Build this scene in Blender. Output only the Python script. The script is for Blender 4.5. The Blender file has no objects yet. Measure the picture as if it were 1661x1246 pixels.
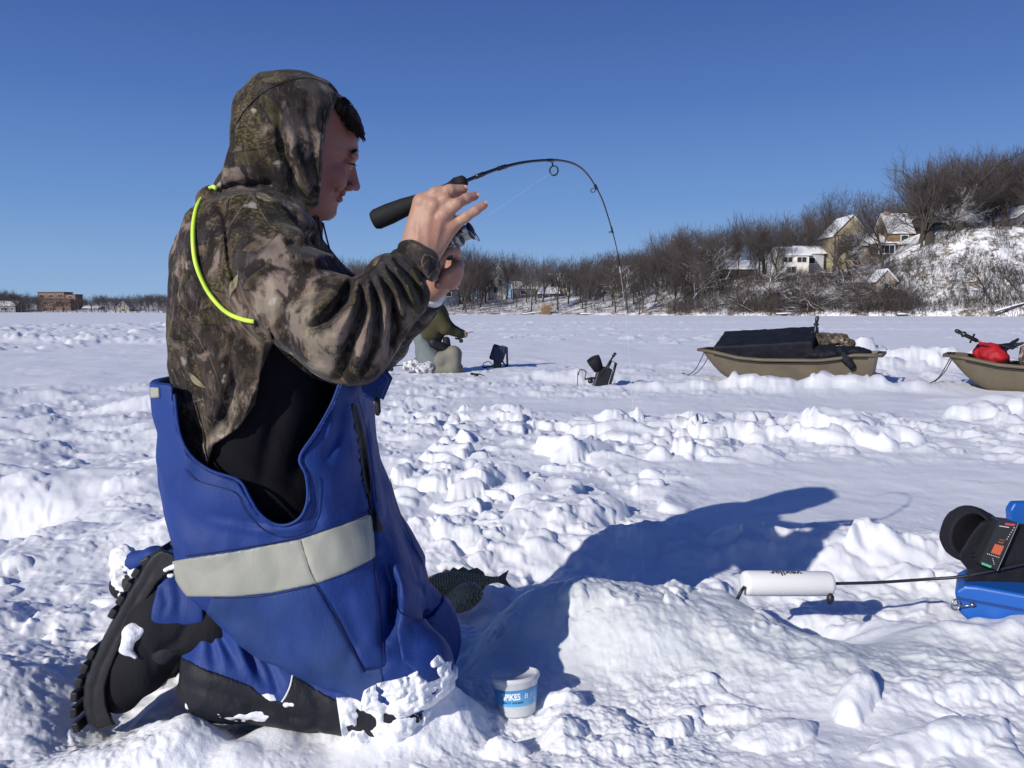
import bpy, math, random
import numpy as np
from mathutils import Vector, Matrix
C = bpy.context.scene.collection
SC = bpy.context.scene
# ---------------------------------------------------------------- camera
F = 1330.0; PITCH = math.atan((623 - 504) / F); CAMZ = 0.8
cam_data = bpy.data.cameras.new('camera'); cam = bpy.data.objects.new('camera', cam_data); C.objects.link(cam)
cam_data.sensor_width = 36; cam_data.lens = 36 * F / 1661.0
cam_data.clip_start = 0.05; cam_data.clip_end = 5000
cam.location = (0, 0, CAMZ); cam.rotation_euler = (math.pi / 2 - PITCH, 0, 0)
SC.camera = cam
# ---------------------------------------------------------------- light
SUN_EL = math.radians(24.5)
SUN_DIR = Vector((-0.66, -0.75, 0)).normalized() * math.cos(SUN_EL); SUN_DIR.z = math.sin(SUN_EL)
world = bpy.data.worlds.new('World'); SC.world = world; world.use_nodes = True
wn = world.node_tree; wn.nodes.clear()
sky = wn.nodes.new('ShaderNodeTexSky'); sky.sky_type = 'NISHITA'; sky.sun_disc = False
sky.sun_elevation = SUN_EL; sky.sun_rotation = math.atan2(SUN_DIR.x, SUN_DIR.y)
sky.altitude = 300; sky.air_density = 1.1; sky.dust_density = 0.25; sky.ozone_density = 3.0
bg = wn.nodes.new('ShaderNodeBackground'); bg.inputs[1].default_value = 0.09
wo = wn.nodes.new('ShaderNodeOutputWorld')
# the clear winter sky: deep blue overhead, paler towards the horizon, over the physical sky
wtc = wn.nodes.new('ShaderNodeTexCoord'); wsp = wn.nodes.new('ShaderNodeSeparateXYZ'); wn.links.new(wtc.outputs['Generated'], wsp.inputs[0])
wrp = wn.nodes.new('ShaderNodeValToRGB'); wn.links.new(wsp.outputs[2], wrp.inputs[0])
SKYROWS = ((0.0, (.30, .49, .78)), (.05, (.235, .42, .75)), (.13, (.145, .30, .66)), (.24, (.080, .185, .52)), (.38, (.040, .098, .355)), (.7, (.020, .05, .22)))
while len(wrp.color_ramp.elements) < len(SKYROWS): wrp.color_ramp.elements.new(.5)
for e_, (p_, c_) in zip(wrp.color_ramp.elements, SKYROWS): e_.position = p_; e_.color = (*c_, 1)
wsc = wn.nodes.new('ShaderNodeVectorMath'); wsc.operation = 'SCALE'; wsc.inputs[3].default_value = 1 / 0.09 * .86
wn.links.new(wrp.outputs[0], wsc.inputs[0])
wmx = wn.nodes.new('ShaderNodeMix'); wmx.data_type = 'RGBA'; wmx.inputs[0].default_value = .9
wn.links.new(sky.outputs[0], wmx.inputs[6]); wn.links.new(wsc.outputs[0], wmx.inputs[7])
wn.links.new(wmx.outputs[2], bg.inputs[0]); wn.links.new(bg.outputs[0], wo.inputs[0])
sun_data = bpy.data.lights.new('sun', 'SUN'); sun_data.energy = 3.9; sun_data.angle = math.radians(0.5)
sun_data.color = (1.0, 0.95, 0.88)
sun = bpy.data.objects.new('sun', sun_data); C.objects.link(sun)
sun.rotation_euler = SUN_DIR.to_track_quat('Z', 'Y').to_euler(); sun.location = (-5, -5, 6)
SC.view_settings.view_transform = 'Standard'; SC.view_settings.look = 'None'
SC.view_settings.gamma = 1; SC.view_settings.exposure = 0.1; SC.view_settings.use_curve_mapping = False
SC.render.engine = 'CYCLES'
SC.cycles.max_bounces = 6; SC.cycles.transparent_max_bounces = 8

# ---------------------------------------------------------------- helpers
def P(px, py, Y):
    """the world point at distance Y ahead that the photograph shows at pixel (px, py)"""
    u = (px - 830.5) / F; v = (623 - py) / F
    t = Y / (math.cos(PITCH) + v * math.sin(PITCH))
    return np.array([u * t, Y, CAMZ + (-math.sin(PITCH) + v * math.cos(PITCH)) * t])
def V(a): return Vector([float(q) for q in a])
def tag(o, label=None, cat=None, group=None, kind=None):
    if label: o['label'] = label
    if cat: o['category'] = cat
    if group: o['group'] = group
    if kind: o['kind'] = kind
    return o
def empty(name, loc, label=None, cat=None, group=None, rot=(0, 0, 0)):
    o = bpy.data.objects.new(name, None); C.objects.link(o); o.location = V(loc); o.rotation_euler = rot
    o.empty_display_size = 0.1
    return tag(o, label, cat, group)
def parent_to(o, par):
    if par is not None:
        o.parent = par
        o.matrix_parent_inverse = par_matrix(par).inverted()
def par_matrix(o):
    m = Matrix.LocRotScale(o.location, o.rotation_euler, o.scale)
    if o.parent: m = par_matrix(o.parent) @ o.matrix_parent_inverse @ m
    return m
def mesh_obj(name, verts, faces, mat=None, par=None, smooth=False, local=False):
    me = bpy.data.meshes.new(name)
    if isinstance(faces, np.ndarray):
        n = faces.shape[1]; nf = len(faces)
        me.vertices.add(len(verts)); me.vertices.foreach_set('co', np.asarray(verts, dtype=np.float32).ravel())
        me.loops.add(nf * n); me.loops.foreach_set('vertex_index', faces.astype(np.int32).ravel())
        me.polygons.add(nf)
        me.polygons.foreach_set('loop_start', np.arange(0, nf * n, n, dtype=np.int32))
        try: me.polygons.foreach_set('loop_total', np.full(nf, n, dtype=np.int32))
        except Exception: pass
        me.update(calc_edges=True)
    else:
        me.from_pydata([tuple(map(float, v)) for v in verts], [], [tuple(f) for f in faces]); me.update()
    me.validate()
    if smooth: me.polygons.foreach_set('use_smooth', np.ones(len(me.polygons), dtype=bool))
    if mat: me.materials.append(mat)
    o = bpy.data.objects.new(name, me); C.objects.link(o)
    if par is not None:
        o.parent = par
        if not local: o.matrix_parent_inverse = par_matrix(par).inverted()
    return o
class MB:
    """collects shapes and links them as one mesh"""
    def __init__(s): s.v = []; s.f = []
    def add(s, vs, fs):
        b = len(s.v); s.v += [tuple(map(float, q)) for q in vs]; s.f += [tuple(i + b for i in f) for f in fs]; return s
    def box(s, c, size, rot=None, taper=1.0):
        sx, sy, sz = [q / 2 for q in size]; vs = []
        for z in (-1, 1):
            t = taper if z > 0 else 1
            for x, y in ((-1, -1), (1, -1), (1, 1), (-1, 1)): vs.append(Vector((x * sx * t, y * sy * t, z * sz)))
        if rot is not None: vs = [rot @ q for q in vs]
        vs = [q + Vector(c) for q in vs]
        return s.add(vs, [(3, 2, 1, 0), (4, 5, 6, 7), (0, 1, 5, 4), (1, 2, 6, 5), (2, 3, 7, 6), (3, 0, 4, 7)])
    def tube(s, pts, rad, n=8, cap=True):
        pts = [Vector([float(a) for a in p]) for p in pts]
        if not hasattr(rad, '__len__'): rad = [rad] * len(pts)
        rings = []; up = None
        for i, p in enumerate(pts):
            d = (pts[min(i + 1, len(pts) - 1)] - pts[max(i - 1, 0)])
            d = d.normalized() if d.length > 1e-9 else Vector((0, 0, 1))
            if up is None:
                up = Vector((0, 0, 1)) if abs(d.z) < .9 else Vector((1, 0, 0))
            a = d.cross(up)
            if a.length < 1e-6: a = d.orthogonal()
            a.normalize(); b = a.cross(d).normalized(); up = b
            rings.append([p + (a * math.cos(2 * math.pi * k / n) + b * math.sin(2 * math.pi * k / n)) * rad[i] for k in range(n)])
        vs = [q for r in rings for q in r]; fs = []
        for i in range(len(pts) - 1):
            for k in range(n):
                k2 = (k + 1) % n; fs.append((i * n + k, (i + 1) * n + k, (i + 1) * n + k2, i * n + k2))
        if cap: fs.append(tuple(range(n))); fs.append(tuple((len(pts) - 1) * n + k for k in reversed(range(n))))
        return s.add(vs, fs)
    def lathe(s, prof, c=(0, 0, 0), n=24, axis=None, cap=True):
        """prof: (radius, height) rows, turned about axis through c"""
        q = Vector(axis).normalized().to_track_quat('Z', 'Y') if axis is not None else None
        vs = []
        for r, h in prof:
            for k in range(n):
                w = Vector((r * math.cos(2 * math.pi * k / n), r * math.sin(2 * math.pi * k / n), h))
                if q: w = q @ w
                vs.append(w + Vector([float(t) for t in c]))
        fs = []
        for i in range(len(prof) - 1):
            for k in range(n):
                k2 = (k + 1) % n; fs.append((i * n + k, i * n + k2, (i + 1) * n + k2, (i + 1) * n + k))
        if cap:
            fs.append(tuple(reversed(range(n)))); fs.append(tuple((len(prof) - 1) * n + k for k in range(n)))
        return s.add(vs, fs)
    def prism(s, poly, depth, mat4=None):
        """poly in XZ extruded along Y by depth"""
        n = len(poly); vs = [Vector((x, 0, z)) for x, z in poly] + [Vector((x, depth, z)) for x, z in poly]
        if mat4 is not None: vs = [mat4 @ q for q in vs]
        fs = [tuple(range(n)), tuple(reversed(range(n, 2 * n)))] + [(i, i + n, (i + 1) % n + n, (i + 1) % n) for i in range(n)]
        return s.add(vs, fs)
    def build(s, name, mat=None, par=None, smooth=False, bevel=0, seg=2, subd=0):
        o = mesh_obj(name, s.v, s.f, mat, par, smooth)
        if bevel:
            m = o.modifiers.new('bevel', 'BEVEL'); m.width = bevel; m.segments = seg; m.limit_method = 'ANGLE'; m.angle_limit = math.radians(30)
        if subd:
            m = o.modifiers.new('subd', 'SUBSURF'); m.levels = subd; m.render_levels = subd
        return o
def smoothstep(a, b, x):
    t = np.clip((x - a) / (b - a + 1e-12), 0, 1); return t * t * (3 - 2 * t)
_rng = np.random.RandomState(7)
_perm = _rng.permutation(4096).astype(np.int64); _g2 = _rng.uniform(0, 2 * np.pi, 4096); _gx = np.cos(_g2); _gy = np.sin(_g2)
_g3 = _rng.normal(size=(4096, 3)); _g3 /= np.linalg.norm(_g3, axis=1)[:, None]
def h2(i, j, seed=0): return _perm[(_perm[(i + seed * 131) & 4095] + j * 7 + seed) & 4095]
def h3(i, j, k): return _perm[(_perm[(_perm[i & 4095] + j) & 4095] + k) & 4095]
def perlin2(x, y, seed=0):
    i = np.floor(x).astype(np.int64); j = np.floor(y).astype(np.int64); fx = x - i; fy = y - j
    u = fx * fx * fx * (fx * (fx * 6 - 15) + 10); v = fy * fy * fy * (fy * (fy * 6 - 15) + 10)
    r = 0
    for a in (0, 1):
        for b in (0, 1):
            h = h2(i + a, j + b, seed)
            r = r + (u if a else 1 - u) * (v if b else 1 - v) * (_gx[h] * (fx - a) + _gy[h] * (fy - b))
    return r * 1.5
def perlin3(x, y, z):
    i = np.floor(x).astype(np.int64); j = np.floor(y).astype(np.int64); k = np.floor(z).astype(np.int64)
    fx = x - i; fy = y - j; fz = z - k
    f = lambda t: t * t * t * (t * (t * 6 - 15) + 10)
    u, v, w = f(fx), f(fy), f(fz); r = 0
    for a in (0, 1):
        for b in (0, 1):
            for c in (0, 1):
                g = _g3[h3(i + a, j + b, k + c)]
                r = r + (u if a else 1 - u) * (v if b else 1 - v) * (w if c else 1 - w) * (g[..., 0] * (fx - a) + g[..., 1] * (fy - b) + g[..., 2] * (fz - c))
    return r * 1.5
def fbm2(x, y, oct=4, seed=0, gain=.5):
    r = 0; a = 1; f = 1
    for o in range(oct):
        r = r + a * perlin2(x * f + 17.3 * o, y * f - 9.1 * o, seed + o); a *= gain; f *= 2.03
    return r
def rnd(h, k): return (_perm[(h + k * 613) & 4095] + .5) / 4096.0

# ---------------------------------------------------------------- materials
def mat(name, color=(.5, .5, .5), rough=.6, metal=0, spec=.5, **kw):
    m = bpy.data.materials.new(name); m.use_nodes = True; b = m.node_tree.nodes['Principled BSDF']
    b.inputs['Base Color'].default_value = (*color, 1); b.inputs['Roughness'].default_value = rough
    b.inputs['Metallic'].default_value = metal; b.inputs['Specular IOR Level'].default_value = spec
    for k, v in kw.items(): b.inputs[k.replace('_', ' ')].default_value = v
    return m
def nodes(m): return m.node_tree.nodes, m.node_tree.links, m.node_tree.nodes['Principled BSDF']
class NT:
    """short hand for wiring shader nodes"""
    def __init__(s, m): s.n, s.l, s.b = nodes(m); s.tc = None
    def new(s, t, **kw):
        q = s.n.new(t)
        for k, v in kw.items(): setattr(q, k, v)
        return q
    def plug(s, sock, v):
        if v is None: return
        if isinstance(v, bpy.types.NodeSocket): s.l.new(v, sock)
        elif hasattr(v, '__len__') and len(v) == 3 and sock.type == 'RGBA': sock.default_value = (*v, 1)
        else: sock.default_value = v
    def obj(s, out='Object'):
        if s.tc is None: s.tc = s.new('ShaderNodeTexCoord')
        return s.tc.outputs[out]
    def geo(s, out): 
        return s.new('ShaderNodeNewGeometry').outputs[out]
    def attr(s, name, out='Fac'): return s.new('ShaderNodeAttribute', attribute_name=name).outputs[out]
    def mapping(s, v, scale=(1, 1, 1), rot=(0, 0, 0), loc=(0, 0, 0)):
        q = s.new('ShaderNodeMapping'); s.plug(q.inputs['Vector'], v); q.inputs['Scale'].default_value = scale
        q.inputs['Rotation'].default_value = rot; q.inputs['Location'].default_value = loc; return q.outputs[0]
    def noise(s, v, scale, detail=4, rough=.5, dist=0, out='Fac'):
        q = s.new('ShaderNodeTexNoise'); s.plug(q.inputs['Vector'], v); q.inputs['Scale'].default_value = scale
        q.inputs['Detail'].default_value = detail; q.inputs['Roughness'].default_value = rough; q.inputs['Distortion'].default_value = dist
        return q.outputs[out]
    def voro(s, v, scale, feature='F1', out='Distance', rnd=1.0):
        q = s.new('ShaderNodeTexVoronoi', feature=feature); s.plug(q.inputs['Vector'], v); q.inputs['Scale'].default_value = scale
        q.inputs['Randomness'].default_value = rnd; return q.outputs[out]
    def wave(s, v, scale, dist=0, detail=2, dscale=1, **kw):
        q = s.new('ShaderNodeTexWave', **kw); s.plug(q.inputs['Vector'], v); q.inputs['Scale'].default_value = scale
        q.inputs['Distortion'].default_value = dist; q.inputs['Detail'].default_value = detail; q.inputs['Detail Scale'].default_value = dscale
        return q.outputs['Fac']
    def ramp(s, v, stops, interp='LINEAR'):
        q = s.new('ShaderNodeValToRGB'); s.plug(q.inputs[0], v); cr = q.color_ramp; cr.interpolation = interp
        while len(cr.elements) < len(stops): cr.elements.new(.5)
        for e, (p, c) in zip(cr.elements, stops):
            e.position = p; e.color = (*c, 1) if hasattr(c, '__len__') else (c, c, c, 1)
        return q.outputs[0]
    def mix(s, f, a, b, mode='MIX'):
        q = s.new('ShaderNodeMix', data_type='RGBA', blend_type=mode); s.plug(q.inputs['Factor'], f)
        s.plug(q.inputs[6], a); s.plug(q.inputs[7], b); return q.outputs[2]
    def math(s, op, a, b=None, c=None, clamp=False):
        q = s.new('ShaderNodeMath', operation=op, use_clamp=clamp); s.plug(q.inputs[0], a)
        if b is not None: s.plug(q.inputs[1], b)
        if c is not None: s.plug(q.inputs[2], c)
        return q.outputs[0]
    def vmath(s, op, a, b=None, out=0):
        q = s.new('ShaderNodeVectorMath', operation=op); s.plug(q.inputs[0], a)
        if b is not None: s.plug(q.inputs[1], b)
        return q.outputs[out]
    def sep(s, v): q = s.new('ShaderNodeSeparateXYZ'); s.plug(q.inputs[0], v); return q.outputs
    def comb(s, x, y, z):
        q = s.new('ShaderNodeCombineXYZ')
        for i, a in enumerate((x, y, z)): s.plug(q.inputs[i], a)
        return q.outputs[0]
    def bump(s, h, strength=.5, dist=.01, normal=None):
        q = s.new('ShaderNodeBump'); s.plug(q.inputs['Height'], h); q.inputs['Strength'].default_value = strength
        q.inputs['Distance'].default_value = dist
        if normal is not None: s.l.new(normal, q.inputs['Normal'])
        return q.outputs[0]
    def maprange(s, v, a, b, c=0, d=1):
        q = s.new('ShaderNodeMapRange'); s.plug(q.inputs[0], v)
        for i, t in enumerate((a, b, c, d)): q.inputs[i + 1].default_value = t
        return q.outputs[0]
    def set(s, **kw):
        for k, v in kw.items(): s.plug(s.b.inputs[k.replace('_', ' ')], v)
# ================================================================ ground: one sheet of snow on the lake
def clods(x, y, scale, seed, dens=.7, warp=.35, hgt=.55):
    """rounded, tilted lumps of broken snow scattered on a jittered grid"""
    wx = x / scale + warp * perlin2(x / scale * 1.7, y / scale * 1.7, seed + 3)
    wy = y / scale + warp * perlin2(x / scale * 1.7 + 31, y / scale * 1.7 - 7, seed + 5)
    i = np.floor(wx).astype(np.int64); j = np.floor(wy).astype(np.int64); out = np.zeros_like(x)
    for a in (-1, 0, 1):
        for b in (-1, 0, 1):
            h = h2(i + a, j + b, seed)
            cx = i + a + .1 + .8 * rnd(h, 1); cy = j + b + .1 + .8 * rnd(h, 2)
            R = .22 + .5 * rnd(h, 3) ** 1.5; on = rnd(h, 4) < dens
            an = rnd(h, 5) * 6.283; el = .65 + .35 * rnd(h, 6)
            dx = wx - cx; dy = wy - cy
            u = dx * np.cos(an) + dy * np.sin(an); v = (-dx * np.sin(an) + dy * np.cos(an)) / el
            q = 1 - (u * u + v * v) / (R * R)
            rho = (np.abs(u) ** 3.2 + np.abs(v) ** 3.2) ** (1 / 3.2) / R      # some lumps are blocks with flat tilted tops
            blk = np.clip((1 - rho) * 3.4, 0, 1); blk = blk * (2 - blk) * .62 * (1 + .5 * v / R)
            d = np.where(rnd(h, 8) < .45, blk, np.sqrt(np.clip(q, 0, 1))) * R * (hgt + .5 * hgt * u / R) * (.5 + rnd(h, 7))
            out = np.maximum(out, np.where(on, d, 0))
    return out * scale
def bump2(x, y, cx, cy, rx, ry=None, ang=0, p=1.0):
    ry = rx if ry is None else ry; c, s = math.cos(ang), math.sin(ang)
    u = ((x - cx) * c + (y - cy) * s) / rx; v = (-(x - cx) * s + (y - cy) * c) / ry
    return np.exp(-np.power(u * u + v * v, p))
def local(x, y, h):
    # heaps behind and between the sleds
    hc = clods(x, y, .45, 134, .8, .5) * .9 + clods(x, y, .2, 136, .7, .5) * .8
    h = h + .24 * bump2(x, y, 5.6, 11.3, 1.3, .5, .1) * (1 + .8 * perlin2(x * 2.2, y * 2.2, 131)) + hc * (bump2(x, y, 5.4, 11.4, 1.8, .7) + .6 * bump2(x, y, 3.2, 8.5, 1.6, .3)) + .20 * bump2(x, y, 4.3, 12.0, 1.2, .5) * (1 + perlin2(x * 2.5, y * 2.5, 133))
    h = h + .1 * bump2(x, y, 2.9, 8.35, 1.5, .22, 0) * (1 + .9 * perlin2(x * 3.5, y * 3.5, 135)) + .1 * bump2(x, y, .75, 9.6, .8, .25) * (1 + .6 * perlin2(x * 4, y * 4, 137))
    h = h + .12 * bump2(x, y, 5.2, 7.1, 1.2, .25, 0) * (1 + .9 * perlin2(x * 3.5, y * 3.5, 139))
    # drift behind the kneeling man and the shaded hollow at the left
    h = h + .10 * bump2(x, y, -.9, 2.9, .45, .30, .1, 1.3) * (1 + .5 * perlin2(x * 5, y * 5, 141))
    h = h - .16 * bump2(x, y, -2.15, 3.15, .42, .30, .2, 1.4) + .10 * bump2(x, y, -2.5, 3.75, .6, .25)
    h = h + .12 * bump2(x, y, -2.9, 6.6, .28, .2)
    # the cleared pit with the fishing hole; its far wall faces the lens
    wv = .06 * perlin2(x * 3.1, y * 3.1, 151) + .030 * perlin2(x * 7, y * 7, 152) + .016 * perlin2(x * 17, y * 17, 156)
    pit = smoothstep(-.42, -.22, x + wv) * (1 - smoothstep(1.38, 1.6, x + wv)) * smoothstep(1.98, 2.12, y + wv) * (1 - smoothstep(2.50, 2.86, y + 1.6 * wv + .08 * x - .05))
    hp = -.048 + .02 * perlin2(x * 2.5, y * 2.5, 153) + .028 * perlin2(x * 7, y * 7, 154) + clods(x, y, .13, 157, .6, .5) * .5 + .008 * fbm2(x * 16, y * 16, 3, 158)
    h = h * (1 - pit) + hp * pit
    berm = np.exp(-((y + 1.6 * wv + .08 * x - 2.86) / .11) ** 2) * smoothstep(-.6, -.3, x) * (1 - smoothstep(1.4, 1.8, x))
    h = h + .035 * berm * (1 + .7 * perlin2(x * 4, y * 4, 155)) + berm * (clods(x, y, .16, 159, .7, .5) * .7 + clods(x, y, .07, 160, .6, .5) * .6)
    # slush mound in front of the hole
    nx = .03 * perlin2(x * 5, y * 5, 161)
    mo = bump2(x + nx, y + nx, .26, 1.96, .40, .20, -.12, 1.5)
    h = h * (1 - .85 * mo) + mo * (.128 + .022 * perlin2(x * 4, y * 4, 163) + .008 * fbm2(x * 9, y * 9, 4, 165, .45))
    h = h + smoothstep(.12, .5, mo) * (clods(x, y, .075, 166, .45, .7) * .55 + clods(x, y, .035, 164, .5, .6) * .5) * np.clip(.5 + 1.4 * perlin2(x * 6, y * 6, 162), .1, 1.2)
    mo2 = bump2(x, y, .62, 1.74, .30, .16, -.35, 1.3)
    h = h * (1 - .6 * mo2) + mo2 * (.050 + .012 * fbm2(x * 9, y * 9, 4, 167, .6))
    mo3 = bump2(x, y, 1.1, 1.72, .42, .16, .1, 1.3)
    h = h * (1 - .7 * mo3) + mo3 * (.032 + .012 * fbm2(x * 8, y * 8, 4, 168, .6))
    h = h - .07 * bump2(x, y, .78, 2.02, .16, .12, -.5, 1.3)
    # trench beside the knees that lies in shade
    tr = bump2(x, y, -.17, 1.92, .12, .30, -.35, 1.3)
    h = h * (1 - .7 * tr) + tr * (-.05 + .015 * fbm2(x * 12, y * 12, 3, 169))
    # heap that buries the knees, and the footprints of the boot
    h = h + .07 * bump2(x, y, -.17, 1.50, .13, .07, .2, 1.2) * (1 + .8 * perlin2(x * 13, y * 13, 171)) 
    h = h
    h = h + .06 * bump2(x, y, -.56, 1.40, .22, .07, .1) * (1 + .6 * perlin2(x * 11, y * 11, 173))
    h = h - .05 * bump2(x, y, -.80, 1.55, .07, .14, .0, 1.5) + .045 * bump2(x, y, -1.02, 1.62, .1, .12)
    cq = P(840, 1156, 1.585); cu = bump2(x, y, cq[0] + .005, cq[1] - .055, .062, .10, 0, 2)
    h = h * (1 - cu) + (cq[2] + .001 - .22 * np.maximum(cq[1] - .03 - y, 0) + .003 * perlin2(x * 60, y * 60, 177)) * cu
    h = h + .045 * bump2(x, y, 1.27, 1.90, .30, .07, 0, 1.5) * (1 + .5 * perlin2(x * 14, y * 14, 176))
    # big lumps low at the right
    for (px, py, Y, rx, ry, hh, an) in ((1390, 1150, 1.56, .095, .034, .075, .95), (1265, 1195, 1.46, .085, .045, .040, .5), (1085, 1180, 1.50, .05, .03, .04, .2),
                                        (1170, 1150, 1.55, .08, .03, .03, 0), (915, 1120, 1.60, .045, .03, .045, 0), (900, 1195, 1.48, .06, .035, .03, 0), (1560, 1110, 1.6, .14, .05, .03, 0),
                                        (1010, 1215, 1.44, .07, .04, .03, .2), (1520, 1230, 1.42, .16, .05, .04, .3), (820, 1225, 1.42, .06, .03, .035, 0), (1130, 1090, 1.66, .06, .02, .025, 0)):
        q = P(px, py, Y); c, s = math.cos(an), math.sin(an)
        u = ((x - q[0]) * c + (y - Y) * s) / rx + .3 * perlin2(x * 12, y * 12, 181) + .16 * perlin2(x * 34, y * 34, 183); v = (-(x - q[0]) * s + (y - Y) * c) / ry + .3 * perlin2(x * 12 + 9, y * 12, 182) + .16 * perlin2(x * 34, y * 34, 184)
        h = h + .62 * hh * np.clip(1 - u * u - v * v, 0, 1) ** .65 * (1 + .3 * u)
    return h
def H(x, y):
    x = np.asarray(x, dtype=float); y = np.asarray(y, dtype=float)
    d = np.sqrt(x * x + y * y); near = 1 - smoothstep(9, 16, d)
    h = .025 * perlin2(x * .5, y * .5, 1) * (.4 + .6 * near) + .012 * perlin2(x * 1.3 + 4, y * 1.3, 2)
    wig = perlin2(x * .6, y * .6, 11)
    # how rough the snow is where
    bandA = smoothstep(4.1, 4.5, y + .3 * wig) * (1 - smoothstep(6.0, 6.8, y + .5 * wig)) * smoothstep(-1.4, -.6, x)
    bandB = smoothstep(2.75, 3.1, y + .2 * wig) * (1 - smoothstep(3.9, 4.3, y)) * smoothstep(-.9, -.5, x) * (1 - smoothstep(.25, .8, x - .35 * (y - 3)))
    bandC = smoothstep(8.2, 9, y + wig) * (1 - smoothstep(12, 14, y)) * smoothstep(2.6, 3.4, x)
    left = (1 - smoothstep(-.75, -.3, x)) * (1 - smoothstep(6.5, 9.5, y + 1.5 * wig))
    fore = (1 - smoothstep(1.6, 1.9, y)) * smoothstep(-.6, -.1, x)
    mid = smoothstep(7, 8, y) * (1 - smoothstep(12, 13, y)) * smoothstep(-2.5, -1, x) * (1 - smoothstep(2, 4, x)) 
    amp = np.clip(bandA + 1.1 * bandB + .75 * left + .42 * fore + .9 * bandC + .45 * mid + .08, 0, 1.15)
    A = np.zeros_like(x); m = near > 0.001
    xm, ym = x[m], y[m]
    c1 = clods(xm, ym, .42, 21, .7, hgt=.40, warp=.5); c2 = clods(xm, ym, .19, 33, .52, hgt=.48, warp=.6); c3 = clods(xm, ym, .085, 47, .34, hgt=.52, warp=.6); c4 = clods(xm, ym, .04, 58, .3, hgt=.55)
    a = amp[m]
    bA = 1 + .45 * bandA[m]; c1 = c1 * bA; c2 = c2 * bA
    A[m] = c1 * .62 * np.clip(a * 1.2 - .25, 0, 1) * (1 - .75 * left[m]) * (1 - .8 * fore[m]) + c2 * .55 * np.clip(a * (1 - .35 * left[m]), .0, 1) + c3 * .42 * np.clip(a - .12, 0, 1) \
        + c4 * .2 * np.clip(a - .3 * fore[m], 0, 1)
    lf = left[m] + bandB[m] * .6
    A[m] += lf * (.042 * fbm2(xm * 1.5, ym * 1.5, 3, 61) - .04 * clods(xm + 3, ym, .5, 71, .6, hgt=.4))
    A[m] += (.011 * fbm2(xm * 4.5, ym * 4.5, 4, 81, .5) * np.clip(a + .25, 0, 1))
    h = h + A * near
    # sparse bits on the far smooth snow
    f = smoothstep(6, 9, d) * (1 - smoothstep(60, 110, d))
    fm = f > .01
    B = np.zeros_like(x); xf, yf = x[fm], y[fm]
    patch = smoothstep(.05, .5, fbm2(xf * .12, yf * .05, 2, 91))
    B[fm] = clods(xf, yf, .5, 95, .35, hgt=.35) * (.12 + .5 * patch) + .012 * fbm2(xf * .8, yf * .8, 3, 97)
    h = h + B * f
    # trodden / driven ridges far out
    def ridge(y0, slope, w, hh, x0, x1, sd, soft=4):
        out = np.zeros_like(x); m = (np.abs(y - y0 - slope * x) < 3 * w + .6) & (x > x0) & (x < x1)
        if not m.any(): return out
        X, Y = x[m], y[m]; yc = y0 + slope * X + .5 * perlin2(X * .15, Y * 0, sd)
        g = np.exp(-((Y - yc) / w) ** 2) * smoothstep(x0, x0 + soft, X) * (1 - smoothstep(x1 - soft, x1, X))
        out[m] = hh * g * (.55 + .9 * np.abs(fbm2(X * 1.6, Y * 1.6, 4, sd)) + .5 * clods(X, Y, .7, sd, .8)); return out
    def near_(x0, x1, y0, y1): return (x > x0) & (x < x1) & (y > y0) & (y < y1)
    far = d < 140; R = np.zeros_like(x)
    x_, y_, d_ = x, y, d
    h = h + ridge(18.2, -.26, .7, .17, -40, -3.5, 101) 
    rb = smoothstep(25, 28, y) * (1 - smoothstep(42, 55, y)) * (1 - smoothstep(-14, -8, x))
    rbm = rb > .01
    T = np.zeros_like(x); T[rbm] = clods(x[rbm], y[rbm], 1.1, 111, .7, hgt=.35) * .35 + .05 * np.abs(fbm2(x[rbm] * 1.1, y[rbm] * .8, 3, 113))
    h = h + rb * T
    h = h + ridge(34, .02, .5, .09, -9, 60, 121) + ridge(54, -.03, .9, .10, -15, 60, 123) + ridge(41, .0, .4, .05, -5, 25, 125)
    m_ = near_(-3.6, 9.5, 1.0, 14.5)
    if m_.any(): h = h.copy(); h[m_] = local(x[m_], y[m_], h[m_])
    # fine crumbs close up
    cl = 1 - smoothstep(2.8, 4.2, d)
    cm = cl > 0.01; K = np.zeros_like(x)
    K[cm] = .0030 * fbm2(x[cm] * 48, y[cm] * 48, 3, 191, .65) * np.clip(.35 + 1.3 * perlin2(x[cm] * 2.3, y[cm] * 2.3, 197), .15, 1.3) + clods(x[cm], y[cm], .021, 193, .5, hgt=.5) * .4 * np.clip(amp[cm] + .2, .1, 1)
    return h + K * cl

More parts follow.
